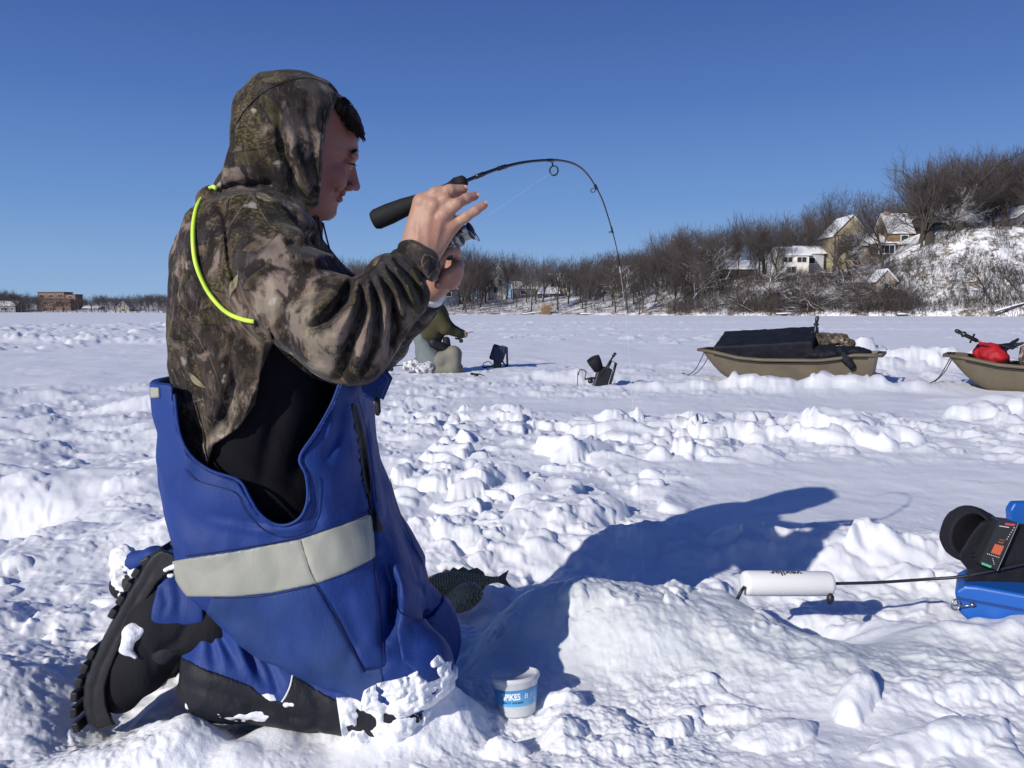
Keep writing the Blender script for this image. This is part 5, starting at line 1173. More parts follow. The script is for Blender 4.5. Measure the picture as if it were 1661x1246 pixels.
snow_blob('stuck_snow', [], (-.45, 1.3, -.08), (.04, 1.6, .25), .0034, .009, L_, poly_px([(545, 1130), (760, 1130), (760, 1230), (560, 1230)], 1.42, -9, 1.6), .006,
          thr=lambda p: .013 * perlin3(p[:, 0] * 22 + 7, p[:, 1] * 22, p[:, 2] * 22) - .001)
snow_blob('stuck_snow', [], (-.62, 1.3, -.08), (-.2, 1.6, .25), .0034, .004, L_, poly_px([(300, 1110), (480, 1130), (480, 1170), (440, 1185), (300, 1150)], 1.42, -9, 1.56), .003,
          thr=lambda p: .012 * perlin3(p[:, 0] * 20 + 7, p[:, 1] * 20, p[:, 2] * 34) + .0055)
bl = [K((268, 925, 1.44), (285, 918, 1.44), 4, 5), K((292, 912, 1.44), (300, 918, 1.44), 5, 5), K((274, 934, 1.44), (278, 934, 1.44), 3, 3)]
snow_blob('stuck_snow', bl, (-.68, 1.40, .25), (-.52, 1.48, .36), .002, .0015)
# ================================================================ fishing gear close by
BLK = mat('black_eva_foam', (.010, .010, .012), .75, spec=.3); _t = NT(BLK); _t.set(Normal=_t.bump(_t.voro(_t.obj(), 500), .3, .001))
CARB = mat('carbon_blank', (.006, .007, .012), .25, spec=.6); STEEL = mat('brushed_steel', (.35, .36, .38), .3, .9); SILV = mat('silver_painted_reel', (.30, .31, .33), .32, .6)
PLB = mat('black_plastic', (.010, .011, .014), .38, spec=.5)
def catmull(pts, n=8):
    pts = [np.array(p, float) for p in pts]; out = []
    for i in range(len(pts) - 1):
        p0 = pts[max(i - 1, 0)]; p1 = pts[i]; p2 = pts[i + 1]; p3 = pts[min(i + 2, len(pts) - 1)]
        for k in range(n):
            f = k / n; out.append(.5 * ((2 * p1) + (-p0 + p2) * f + (2 * p0 - 5 * p1 + 4 * p2 - p3) * f * f + (-p0 + 3 * p1 - 3 * p2 + p3) * f ** 3))
    out.append(pts[-1]); return out
rod = empty('fishing_rod', P(680, 330, 1.415), 'short dark ice fishing rod bent over under load, held up in the man\'s right hand', 'fishing rod')
g0, g1 = P(606, 358, 1.440), P(757, 293, 1.412); L_r = np.linalg.norm(g1 - g0)
pr = [(.0, -.002), (.0150, .0), (.0178, .006), (.0180, .03), (.0160, .060), (.0118, .090), (.0098, .105), (.0092, .120), (.0092, .145), (.0105, .150), (.0128, .158), (.0132, L_r - .020), (.0112, L_r - .004), (.006, L_r)]
MB().lathe(pr, g0, 24, g1 - g0).build('handle', BLK, rod, True)
RP = [(755, 294, 1.412), (785, 282, 1.43), (814, 272, 1.46), (850, 263.5, 1.51), (888, 260, 1.57), (915, 261.5, 1.63), (937, 269, 1.69), (953, 283, 1.75), (967.6, 305, 1.82), (979, 329, 1.88), (991, 367, 1.95), (994.8, 380, 1.97), (1000, 402, 2.0), (1005.4, 431, 2.04)]
rp = catmull([P(*q) for q in RP], 5); nrp = len(rp)
MB().tube(rp, [.0024 * (1 - k / nrp) + .0009 for k in range(nrp)], 8).build('blank', CARB, rod, True)
for (a, b, c) in ((3, 5, 0), (9, 11, 0)): MB().tube(rp[a:b + 1], .0040, 8).build('wrap', PLB, rod, True)
def guide(ix, dn, r, wd):
    p = rp[ix]; d = rp[min(ix + 1, nrp - 1)] - rp[ix - 1]; d = d / np.linalg.norm(d); dn = np.array(dn, float); dn -= d * (d @ dn); dn /= np.linalg.norm(dn)
    c = p + dn * wd; sd = np.cross(d, dn); g = MB(); ring = [c + (dn * math.cos(a) + sd * math.sin(a)) * r for a in np.linspace(0, 2 * math.pi, 21)]
    g.tube(ring, r * .13 + .0004, 6); g.tube([p - d * .012, p + dn * .001, c - dn * r], .0009, 5); g.tube([p + d * .008, c - dn * r], .0008, 5); g.build('guide', PLB, rod, True)
    MB().tube([p - d * .014, p + d * .006], .0032 if r > .004 else .0022, 7).build('wrap', PLB, rod, True); return c
c1 = guide(21, (.25, 0, -1), .0088, .020); c2 = guide(40, (-.9, 0, -.5), .005, .009); c3 = guide(53, (-1, 0, -.2), .003, .006); c4 = guide(nrp - 3, (-1, 0, 0), .0016, .003)
MB().tube(rp[-4:], .0024, 6).build('tip_top', PLB, rod, True)
LINE = mat('clear_fishing_line', (.75, .78, .8), .3, spec=.8)
reel_c = P(741, 384, 1.46)
MB().tube([reel_c, c1, c2, c3, rp[-1]], .00010, 4).tube([rp[-1], P(1016, 520, 2.08), P(1036, 790, 2.24), P(1044, 945, 2.36)], .00030, 4).build('line', LINE, rod)
# spinning reel hanging under the grip
ax = (g1 - g0) / L_r; dn = np.array([.28, 0, -1.0]); dn -= ax * (dn @ ax); dn /= np.linalg.norm(dn); sd = np.cross(ax, dn)
foot = P(722, 318, 1.425); st = MB(); st.tube([foot, foot + dn * .03, reel_c - ax * .004], [.0045, .0035, .006], 10); st.build('reel_stem', SILV, rod, True)
R_ = MB(); R_.lathe([(.004, -.026), (.012, -.024), (.017, -.012), (.017, .002), (.012, .006)], reel_c + sd * 0, 20, ax); R_.lathe([(.003, -.010), (.011, -.009), (.013, 0), (.011, .009), (.003, .010)], reel_c - ax * .014 + dn * .008, 18, sd); R_.build('reel_body', SILV, rod, True)
S_ = MB(); S_.lathe([(.013, .004), (.016, .006), (.0162, .009), (.0115, .011), (.0115, .024), (.0165, .026), (.0165, .028), (.012, .031), (.004, .033)], reel_c, 22, ax); sp_ = S_.build('spool', PLB, rod, True)
MB().lathe([(.0112, .0112), (.0135, .0125), (.0135, .0235), (.0112, .0245)], reel_c, 22, ax).build('line_on_spool', mat('wound_line', (.4, .42, .4), .4), sp_, True)
RT = MB(); RT.lathe([(.018, -.006), (.0195, .0), (.0195, .006), (.0180, .006)], reel_c, 22, ax)
for s_ in (-1, 1): RT.tube([reel_c + sd * .018 * s_ + ax * .004, reel_c + sd * .021 * s_ + ax * .026], [.004, .0035], 8)
RT.build('rotor', SILV, rod, True)
MB().tube([reel_c + (sd * math.cos(a) + dn * math.sin(a)) * .022 + ax * (.028 + .006 * math.sin(a)) for a in np.linspace(0, math.pi, 12)], .0010, 6).build('bail', STEEL, rod, True)
MB().lathe([(.003, -.004), (.0055, -.003), (.0055, .003), (.003, .004)], P(752, 372, 1.425), 14, (.1, -1, .1)).build('bail_pivot', STEEL, rod, True)
kn_ = P(727, 413, 1.452); MB().tube([reel_c - ax * .016 + dn * .008, reel_c - ax * .016 + dn * .012 - np.array([0, .02, 0]), kn_ - [0, .0, -.012], kn_], [.003, .003, .0028, .0028], 8).build('crank', STEEL, rod, True)
MB().lathe([(.004, -.010), (.0075, -.006), (.0078, .006), (.005, .010)], kn_, 14, (.3, -.6, -.6)).build('crank_knob', PLB, rod, True)
# ---------------------------------------------------------------- lettering
def text_tris(body, size, bold=0.0):
    cu = bpy.data.curves.new('lettering', 'FONT'); cu.body = body; cu.size = size; cu.align_x = 'CENTER'; cu.align_y = 'CENTER'; cu.offset = bold; cu.resolution_u = 3
    o = bpy.data.objects.new('lettering', cu); C.objects.link(o); bpy.context.view_layer.update()
    me = o.to_mesh(); import bmesh
    bm = bmesh.new(); bm.from_mesh(me); bmesh.ops.triangulate(bm, faces=bm.faces)
    for _ in range(2): bmesh.ops.subdivide_edges(bm, edges=[e for e in bm.edges if e.calc_length() > size * .15], cuts=1)
    bmesh.ops.triangulate(bm, faces=bm.faces); vs = [tuple(v.co) for v in bm.verts]; fs = [tuple(v.index for v in f.verts) for f in bm.faces]; bm.free(); o.to_mesh_clear()
    bpy.data.objects.remove(o); return vs, fs
# ---------------------------------------------------------------- bait cup
def build_cup():
    base = P(840, 1156, 1.585); tilt = Matrix.Rotation(math.radians(-9), 4, 'X') @ Matrix.Rotation(math.radians(-5), 4, 'Y'); M4 = Matrix.Translation(V(base)) @ tilt
    e = empty('bait_cup', base, 'small clear plastic cup with blue SPIKES label standing in the snow by the knee', 'cup'); e.matrix_world = M4; e.location = V(base); e.rotation_euler = tilt.to_euler(); e.scale = (1.13, 1.13, .97)
    pl = mat('frosted_clear_plastic', (.88, .90, .92), .22, spec=.5); pl.node_tree.nodes['Principled BSDF'].inputs['Transmission Weight'].default_value = .35; pl.node_tree.nodes['Principled BSDF'].inputs['IOR'].default_value = 1.12
    rr = lambda z: .0315 + (.0425 - .0315) * z / .078
    c = MB().lathe([(.001, .002), (.027, .0015), (.0305, .0), (rr(.004), .004), (rr(.068), .068), (.0435, .070), (.0435, .074), (.0412, .0745), (rr(.066) - .0012, .066), (rr(.006) - .0012, .006), (.001, .0045)], n=48, cap=False)
    mesh_obj('cup_wall', c.v, c.f, pl, e, True, local=True)
    l = MB().lathe([(.0405, .071), (.0445, .0715), (.0452, .074), (.0452, .0790), (.0438, .0805), (.0395, .0805), (.0385, .0775), (.001, .0770)], n=48, cap=False); mesh_obj('lid', l.v, l.f, pl, e, True, local=True)
    n = 60; vs = []; fs = []
    for k in range(n + 1):
        a = math.radians(-200 + 230 * k / n)
        for z in (.024, .058): vs.append((math.cos(a) * (rr(z) + .0004), math.sin(a) * (rr(z) + .0004), z))
    fs = [(2 * k, 2 * k + 2, 2 * k + 3, 2 * k + 1) for k in range(n)]
    lm = mat('blue_printed_label', (.085, .33, .62), .35); t = NT(lm); z = t.sep(t.obj())[2]; t.set(Base_Color=t.mix(t.maprange(z, .024, .058), (.13, .42, .72), (.05, .25, .52))); lab = mesh_obj('label', vs, fs, lm, e, True, local=True)
    WH = mat('white_print', (.85, .87, .88), .5); NV = mat('navy_print', (.02, .05, .16), .5)
    def wrap(body, size, ang, zc, m_, bold=.0, sx=1.0):
        v, f = text_tris(body, size, bold); w = []
        for x, y, _ in v: zz = zc + y; a = math.radians(ang) + x * sx / .037; w.append((math.cos(a) * (rr(zz) + .0009), math.sin(a) * (rr(zz) + .0009), zz))
        mesh_obj('lettering', w, f, m_, lab, local=True)
    wrap('SPIKES', .0180, -103, .0445, WH, .0006, .62); wrap('100 CT  LIVE BAIT', .0048, -100, .0325, NV, .0002)
    wrap('8', .015, -62, .044, WH, .0), wrap('LIVE\nBAIT', .0042, -44, .046, WH, .0); wrap('keep cool', .003, -44, .038, WH)
    return e
build_cup()
# ---------------------------------------------------------------- two fish on the snow
def fishmat(name, a, b, c):
    m = mat(name, a, .35, spec=.5); t = NT(m); p = t.obj('Generated'); s = t.sep(p)
    col = t.mix(t.maprange(s[2], .2, .9), a, b); st = t.wave(t.obj(), 42, 3.5, 2, 2, bands_direction='X'); col = t.mix(t.math('MULTIPLY', t.maprange(st, .45, .65), .8), col, c)
    col = t.mix(t.maprange(t.noise(t.obj(), 140, 3), .5, .7), col, c); t.set(Base_Color=col); t.set(Normal=t.bump(t.voro(t.obj(), 420), .4, .0015)); return m
def fish(px, py, Y, L, hgt, yaw, pitch, roll, label, seed):
    o0 = P(px, py, Y); e = empty('fish', o0, label, 'fish', 'caught fish lying in the hollow', (roll, pitch, yaw))
    fm = fishmat('striped_fish_skin', (.80, .52, .20), (.55, .34, .11), (.20, .11, .035)); fin = mat('fin_membrane', (.14, .13, .075), .4); t = NT(fin)
    w = t.wave(t.obj(), 130, 1, 2, 1, bands_direction='Z'); t.set(Base_Color=t.mix(w, (.60, .38, .15), (.22, .13, .045)), Normal=t.bump(w, .8, .002))
    st = [(0, .004, .004), (.04, .10, .05), (.12, .20, .085), (.25, .29, .105), (.4, .32, .10), (.58, .26, .075), (.75, .14, .045), (.86, .085, .022), (.93, .08, .014)]
    n = 16; vs = []; fs = []
    for (u, hh, ww) in st:
        for k in range(n): a = 2 * math.pi * k / n; vs.append(((u - .5) * L, math.cos(a) * ww * L * hgt, (math.sin(a) * hh * .9 + .01) * L * hgt))
    for i in range(len(st) - 1):
        for k in range(n): fs.append((i * n + k, i * n + (k + 1) % n, (i + 1) * n + (k + 1) % n, (i + 1) * n + k))
    fs.append(tuple(reversed(range(n)))); fs.append(tuple((len(st) - 1) * n + k for k in range(n)))
    bd = mesh_obj('trunk', vs, fs, fm, e, True, local=True)
    def ffin(name, poly, th=.0015):
        b = MB(); k = len(poly); b.v = [(x * L, -th, z * L * hgt) for x, z in poly] + [(x * L, th, z * L * hgt) for x, z in poly]
        b.f = [tuple(range(k)), tuple(reversed(range(k, 2 * k)))] + [(i, i + k, (i + 1) % k + k, (i + 1) % k) for i in range(k)]; mesh_obj(name, b.v, b.f, fin, e, local=True)
    ffin('tail_fin', [(.41, .05), (.56, .20), (.53, .10), (.51, 0), (.53, -.10), (.56, -.19), (.41, -.05)])
    ffin('dorsal_fin', [(-.22, .24), (-.17, .36), (-.12, .30), (-.07, .38), (-.02, .31), (.04, .37), (.10, .28), (.20, .32), (.27, .20), (.28, .12), (0, .26)])
    ffin('anal_fin', [(.06, -.22), (.12, -.32), (.22, -.26), (.27, -.11), (.16, -.17)])
    ey = MB().lathe([(.001, .0065), (.004, .0055), (.0065, .002), (.007, -.001)], (-.41 * L, -.045 * L * hgt - .002, .045 * L * hgt), 12, (0, -1, 0)); mesh_obj('eye', ey.v, ey.f, mat('fish_eye', (.25, .2, .05), .1), bd, True, local=True)
    return e
fish(748, 946, 2.26, .25, .62, .12, -.05, -1.0, 'striped greenish-gold fish lying along the edge of the snow hollow', 1)
fish(742, 972, 2.17, .19, .8, 2.5, .35, .6, 'fish with its fanned dark fin raised, lying nearer in the hollow', 2)
# ---------------------------------------------------------------- flasher, its case, float and cable
CASE = mat('blue_moulded_plastic', (.008, .10, .42), .4, spec=.5); _t = NT(CASE); _t.set(Normal=_t.bump(_t.noise(_t.obj(), 300, 3), .12, .001))
NYL = cloth('black_padded_nylon', (.008, .008, .012), (.014, .014, .020), .7, wr=.3)
def lab_box(px0, py0, px1, py1, Y): return P(px0, py0, Y), P(px1, py1, Y)
cs = empty('carry_case', P(1640, 1010, 2.08), 'blue plastic carry case with a metal eyelet standing at the right picture edge', 'case')
Yc = 1.985; a = P(1548, 956, Yc); b = P(1548, 1008, Yc); w_ = .34
prof = [(.0, -.004), (.022, .014), (.05, .016), (w_, .004), (w_, b[2] - a[2] - .06), (.11, b[2] - a[2] - .05), (.085, b[2] - a[2] - .035), (.012, b[2] - a[2] + .025)]
MC = Matrix.Translation(V(a)) @ Matrix.Rotation(math.radians(-30), 4, 'Z')
MB().prism(prof, .16, MC).build('shell', CASE, cs, False, .008, 3)
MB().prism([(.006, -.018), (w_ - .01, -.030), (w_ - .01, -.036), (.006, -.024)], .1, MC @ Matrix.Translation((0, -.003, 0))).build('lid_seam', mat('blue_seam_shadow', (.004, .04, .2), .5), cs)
q = P(1655, 838, 2.28); hp = MB().prism([(q[0] - .028, q[2] - .03), (q[0] - .034, q[2] + .02), (q[0] - .022, q[2] + .042), (q[0] + .10, q[2] + .046), (q[0] + .10, q[2] - .01), (q[0] + .03, q[2] - .006), (q[0] + .012, q[2] - .03)], .03, Matrix.Translation((0, 2.27, 0)))
hp.build('raised_handle', CASE, cs, False, .006, 3)
MB().box((q[0] + .05, 2.285, q[2] - .16), (.05, .025, .34)).build('handle_post', CASE, cs, False, .005, 2)
ey = P(1550, 981, Yc - .022); MB().tube([ey + np.array([.010 * math.cos(t), 0, .013 * math.sin(t)]) for t in np.linspace(0, 6.283, 17)], .0022, 8, False).build('eyelet', STEEL, cs, True)
MB().tube([P(1558, 984, Yc - .022), P(1582, 981, Yc - .034)], .0028, 8).lathe([(.0052, -.004), (.0052, .004)], P(1577, 981, Yc - .030), 6, (1, 0, 0)).build('eyelet_bolt', STEEL, cs, True)
fl = empty('fish_flasher', P(1620, 950, 2.05), 'black round-hooded sonar flasher with coloured dial markings on the blue case', 'sonar')
FF = Field(); c0 = P(1640, 893, 2.09); c1_ = P(1562, 862, 2.045); dv = (c1_ - c0) / np.linalg.norm(c1_ - c0)
FF.u(Cone(P(1612, 882, 2.06), P(1572, 866, 2.05), .060, .072), 0).keep(lambda p: (p - c1_) @ dv - .005).keep(lambda p: -((p - c0) @ dv)).noise(lambda p: .0016 * perlin3(p[:, 0] * 40, p[:, 1] * 40, p[:, 2] * 40))
FF.cut(Cone(P(1612, 880, 2.06), P(1550, 858, 2.0), .040, .060), .003)
sdf_obj('sun_hood', FF, (.95, 1.9, .05), (1.36, 2.2, .40), .0036, NYL, fl, smooth=1)
MB().lathe([(.001, 0), (.042, .0), (.044, -.004)], c0 + dv * .022, 28, dv).build('dial', mat('dial_glass', (.03, .035, .03), .1, spec=.8), fl, True)
MB().lathe([(.030, 0), (.034, .001), (.034, -.001)], c0 + dv * .026, 28, dv, False).build('dial_ring', mat('brass_dial_marks', (.30, .27, .16), .4), fl, True)
# the box behind the hood, wrapped in a soft pack
bx = Field(); A_ = P(1574, 850, 2.03)
bx.u(poly_px([(1590, 842), (1662, 848), (1720, 852), (1720, 968), (1566, 962), (1562, 945), (1568, 925), (1552, 905), (1556, 890)], 2.08, 1.995, 2.20), 0).noise(lambda p: .003 * perlin3(p[:, 0] * 20, p[:, 1] * 20, p[:, 2] * 20) + .0012 * perlin3(p[:, 0] * 60, p[:, 1] * 60, p[:, 2] * 60)); bx.off = -.004
sdf_obj('soft_pack', bx, (1.0, 1.98, -.02), (1.45, 2.25, .34), .004, NYL, fl, smooth=2)
pn_ = [P(1620, 845, 1.975), P(1652, 849, 1.975), P(1618, 926, 1.970), P(1588, 914, 1.970)]
pv = [tuple(x) for x in pn_] + [tuple(x + [0, .05, 0]) for x in pn_]; pan = mesh_obj('control_panel', pv, [(3, 2, 1, 0), (4, 5, 6, 7), (0, 1, 5, 4), (1, 2, 6, 5), (2, 3, 7, 6), (3, 0, 4, 7)], mat('panel_black', (.02, .021, .022), .45), fl)
def mark(u0, v0, u1, v1, m_, name='printed_mark'):
    def at(u, v): return (pn_[0] * (1 - u) * (1 - v) + pn_[1] * u * (1 - v) + pn_[2] * u * v + pn_[3] * (1 - u) * v) + [0, -.0012, 0]
    mesh_obj(name, [at(u0, v0), at(u1, v0), at(u1, v1), at(u0, v1)], [(3, 2, 1, 0)], m_, pan)
MW = mat('print_white', (.7, .7, .7), .5); MO = mat('print_orange', (.55, .12, .05), .5); MG = mat('print_green', (.10, .42, .22), .5); MR = mat('print_red', (.50, .06, .09), .5); MY = mat('print_brown', (.22, .09, .05), .5)
mark(.35, .02, .85, .065, MR); mark(.1, .95, .62, 1.0, MG); mark(.30, .50, .78, .70, MO); mark(.40, .43, .7, .46, MY); mark(.42, .38, .72, .40, MY)
for k in range(6): mark(.84 - .02 * k, .09 + .05 * k, .90 - .02 * k, .105 + .05 * k, MW)
for k in range(7): mark(.15 + .1 * k, .735, .19 + .1 * k, .755, MW)
for k in range(4): mark(.5 + .06 * k, .80 + .03 * k, .53 + .06 * k, .82 + .03 * k, MW)
mark(.96, .0, .985, 1.0, mat('print_edge', (.35, .35, .35), .5))
mark(.12, .10, .62, .115, MW)
CAB = mat('black_rubber_cable', (.015, .017, .024), .45)
ft = empty('foam_float', P(1276, 947, 2.05), 'white foam cylinder float with upside-down black lettering on a black cable', 'float')
f0, f1 = P(1205, 946, 2.02), P(1348, 947, 2.05); fx = (f1 - f0) / np.linalg.norm(f1 - f0); Lf = np.linalg.norm(f1 - f0); FO = mat('white_foam', (.80, .80, .78), .8, spec=.2); _t = NT(FO); _t.set(Normal=_t.bump(_t.noise(_t.obj(), 260, 4), .35, .0015))
rf_ = .0315
MB().lathe([(.006, -.001), (.024, .0), (.0295, .004), (rf_, .012), (rf_, Lf - .012), (.0295, Lf - .004), (.024, Lf), (.006, Lf + .001)], f0, 40, fx).build('foam_body', FO, ft, True)
tv, tf = text_tris('vexilar', .030, .0008); w = []
qx = Vector(fx).to_track_quat('Z', 'Y')
for x, y, _ in tv:
    an = math.radians(77) - y / rf_        # round towards the top; upside down
    c = f0 + fx * (Lf * .47 - x * 1.05); up_ = np.array([0, 0, 1.]); sdv = np.array([0, -1., 0]); w.append(c + (up_ * math.sin(an) + sdv * math.cos(an)) * (rf_ + .0006))
mesh_obj('lettering', w, [tuple(reversed(f)) for f in tf], mat('black_print', (.008, .008, .01), .5), ft)
MB().tube(catmull([f1 - fx * .005, P(1420, 945, 2.05), P(1500, 940, 2.04), P(1555, 936, 2.01), P(1600, 928, 1.995), P(1661, 915, 1.99), P(1700, 905, 2.0)], 5), .0042, 8).build('cable', CAB, ft, True)
MB().tube([P(1208, 952, 1.995), P(1203, 958, 1.99), P(1196, 972, 1.985)], .0042, 8).build('cable_end', CAB, ft, True)
MB().lathe([(.001, -.016), (.007, -.013), (.0095, -.004), (.009, .006), (.004, .013), (.001, .014)], P(1347, 971, 2.01), 14, (0, 0, 1)).build('stopper', CAB, ft, True)
# ================================================================ things further out on the ice
def zg(x, y): return float(H(np.array([x]), np.array([y]))[0])
def drop(px, Y): x = px_x(px, Y); return np.array([x, Y, zg(x, Y)])
SLEDM = mat('olive_tan_sled_plastic', (.125, .102, .070), .5, spec=.35); _t = NT(SLEDM); _p = _t.obj()
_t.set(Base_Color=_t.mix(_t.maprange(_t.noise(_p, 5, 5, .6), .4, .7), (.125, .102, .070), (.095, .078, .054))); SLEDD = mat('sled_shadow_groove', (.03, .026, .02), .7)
def sled(loc, yaw, label):
    e = empty('cargo_sled', loc, label, 'sled', 'cargo sleds parked on the ice', (0, 0, yaw))
    ns = 26; X = np.linspace(0, 1.85, ns)
    zt = np.interp(X, [0, .12, .45, .7, 1.3, 1.5, 1.62, 1.85], [.36, .35, .285, .27, .28, .31, .345, .35]); zb = np.interp(X, [0, .12, .25, .38, .7, 1.6, 1.76, 1.85], [.33, .18, .06, .005, 0, 0, .003, .008])
    wt = np.interp(X, [0, .1, .35, .7, 1.5, 1.85], [.26, .31, .36, .39, .39, .36]); wb = np.interp(X, [0, .25, .7, 1.6, 1.85], [.24, .30, .35, .35, .33]); X2 = X.copy(); 
    def ring(i, s, inner):
        t = .012 if inner else 0; o = []
        for (f, zz) in ((1, 1), (.97, .82), (.95, .55), (.92, .25), (.80, .04), (.4, 0)):
            wv_ = wb[i] + (wt[i] - wb[i]) * zz if f > .8 else wb[i] * (f + .14); o.append((X2[i] + (zz - 1) * .05 * max(0, (X[i] - 1.5) / .35), s * (wv_ - t), zb[i] + (zt[i] - zb[i]) * zz + t))
        return o
    for inner, nm in ((False, 'hull'), (True, 'inner_hull')):
        vs = []; fs = []
        for i in range(ns):
            a = ring(i, -1, inner); b_ = ring(i, 1, inner)[::-1]; vs += a + b_
        m_ = 12
        for i in range(ns - 1):
            for k in range(m_ - 1): fs.append((i * m_ + k, (i + 1) * m_ + k, (i + 1) * m_ + k + 1, i * m_ + k + 1))
        nb_ = len(vs); vs += vs[:m_] + vs[(ns - 1) * m_:ns * m_]; fs.append(tuple(nb_ + k for k in range(m_))); fs.append(tuple(nb_ + m_ + k for k in reversed(range(m_))))
        o = mesh_obj(nm, vs, fs, SLEDM, e, True, local=True)
    rim = MB(); pl_ = [(X[i], -wt[i] - .012, zt[i] + .004) for i in range(ns)] + [(X[i], wt[i] + .012, zt[i] + .004) for i in reversed(range(ns))]
    pl_[0] = (-.05, -.24, .365); pl_[-1] = (-.05, .24, .365); pl_[ns - 1] = (1.91, -.35, .35); pl_[ns] = (1.91, .35, .35)
    k = len(pl_); vs = []; fs = []
    for (x, y, z) in pl_:
        c = Vector((x - .9, y, 0)); c.normalize(); c.x *= .5
        vs += [(x - c.x * .03, y - c.y * .03, z + .002), (x + c.x * .03, y + c.y * .03, z + .006), (x + c.x * .034, y + c.y * .034, z - .022), (x + c.x * .02, y + c.y * .02, z - .026)]
    for i in range(k):
        j = (i + 1) % k
        for q_ in range(3): fs.append((i * 4 + q_, j * 4 + q_, j * 4 + q_ + 1, i * 4 + q_ + 1))
    mesh_obj('rim', vs, fs, SLEDM, e, True, local=True)
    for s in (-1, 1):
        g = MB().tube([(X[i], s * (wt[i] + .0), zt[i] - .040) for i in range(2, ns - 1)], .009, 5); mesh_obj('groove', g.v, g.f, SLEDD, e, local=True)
    g = MB().tube(catmull([(.0, -.15, .33), (-.10, -.16, .12), (-.22, -.10, .04), (-.30, 0, .06), (-.2, .1, .03), (-.08, .14, .15), (0, .15, .33)], 5), .005, 5); mesh_obj('tow_rope', g.v, g.f, BLACKN, e, local=True)
    return e
s1p = drop(1148, 9.75); s1p[2] = zg(1.9, 9.0) * 0 - .01
sled1 = sled(s1p, math.radians(-27), 'olive cargo sled carrying a black folded shelter, a dark coat and a camouflage bag')
s2p = drop(1545, 8.55); s2p[2] = -.01
sled2 = sled(s2p, math.radians(-33), 'olive cargo sled at the right edge carrying a red bag and a camouflage jacket')
def at_sled(p, yaw, x, y, z): c, s = math.cos(yaw), math.sin(yaw); return np.array([p[0] + x * c - y * s, p[1] + x * s + y * c, p[2] + z])
A1 = lambda x, y, z: at_sled(s1p, math.radians(-27), x, y, z); A2 = lambda x, y, z: at_sled(s2p, math.radians(-33), x, y, z)
DARKC = cloth('black_shelter_canvas', (.006, .007, .012), (.012, .013, .020), .7, wr=.5)
sh = Field(); Rz = Matrix.Rotation(math.radians(-27), 3, 'Z') 
class OBox:
    def __init__(s, c, half, R, r=.02): s.c = np.array(c); s.h = np.array(half) - r; s.R = np.array(R); s.r = r
    def __call__(s, p):
        q = np.abs((p - s.c) @ s.R) - s.h; return np.sqrt((np.maximum(q, 0) ** 2).sum(1)) + np.minimum(q.max(1), 0) - s.r
Rs = Matrix.Rotation(math.radians(-27), 3, 'Z') @ Matrix.Rotation(math.radians(-4), 3, 'Y') @ Matrix.Rotation(math.radians(16), 3, 'X')
sh.u(OBox(A1(.68, .02, .40), (.54, .30, .125), Rs, .012), 0).noise(lambda p: .007 * perlin3(p[:, 0] * 9, p[:, 1] * 9, p[:, 2] * 14) + .004 * perlin3(p[:, 0] * 24, p[:, 1] * 24, p[:, 2] * 24))
def thing_sdf(name, f, c, r, h, m_, label, cat, group=None):
    o = sdf_obj(name, f, np.array(c) - r, np.array(c) + r, h, m_, None, margin=.03, smooth=1); return tag(o, label, cat, group)
thing_sdf('folded_shelter', sh, A1(.68, 0, .4), .75, .016, DARKC, 'large black folded shelter lying slanted in the sled', 'shelter')
for nm, f, c, m_, lab, cat in (
    ('coat', Field().u(Ell(A1(1.38, -.02, .33), (.36, .26, .10)), 0).u(Ell(A1(1.64, -.10, .36), (.16, .15, .06)), .05).u(Cone(A1(1.50, -.33, .38), A1(1.62, -.40, .24), .055, .045), .04), A1(1.4, 0, .33), DARKC, 'dark crumpled coat draped over the stern of the sled', 'coat'),
    ('camouflage_bag', Field().u(Ell(A1(1.40, .06, .49), (.17, .13, .075)), 0).u(Ell(A1(1.27, .05, .50), (.09, .1, .07)), .04).u(Ell(A1(1.55, .02, .45), (.08, .08, .05)), .03), A1(1.4, .05, .48), camo_mat('camouflage_bag_cloth', 1.5, (5, 3, 2)), 'camouflage bag lying on the dark coat behind the shelter', 'bag'),
    ('red_bag', Field().u(Ell(A2(.33, .02, .38), (.15, .16, .11)), 0).u(Ell(A2(.40, -.08, .34), (.12, .10, .08)), .04), A2(.35, 0, .38), cloth('red_nylon', (.45, .02, .025), (.33, .012, .02), .55, wr=.5), 'red crumpled bag in the front of the right sled', 'bag'),
    ('black_glove', Field().u(Ell(A2(.50, -.10, .46), (.08, .07, .03)), 0).u(Cone(A2(.54, -.10, .46), A2(.63, -.14, .50), .024, .014), .02).u(Cone(A2(.52, -.06, .47), A2(.58, -.02, .53), .02, .012), .02).u(Cone(A2(.50, -.14, .44), A2(.58, -.21, .45), .022, .014), .02), A2(.53, -.1, .46), BLACKN, 'black glove lying between the red bag and camouflage jacket', 'glove'),
    ('camouflage_jacket', Field().u(Ell(A2(.83, .0, .38), (.24, .24, .14)), 0).u(Ell(A2(1.05, -.05, .42), (.25, .22, .12)), .05).u(Ell(A2(.72, -.18, .33), (.14, .10, .10)), .04), A2(.9, 0, .38), camo_mat('pale_camouflage_cloth', 2.2, (2, 7, 4)), 'pale camouflage jacket bundled in the right sled', 'jacket')):
    sd_ = abs(hash(nm)) % 1; f.noise(lambda p: .020 * perlin3(p[:, 0] * 9 + 3, p[:, 1] * 9, p[:, 2] * 11) + .012 * perlin3(p[:, 0] * 22, p[:, 1] * 22, p[:, 2] * 26))
    thing_sdf(nm, f, c, .52, .012 if 'glove' not in nm else .008, m_, lab, cat)
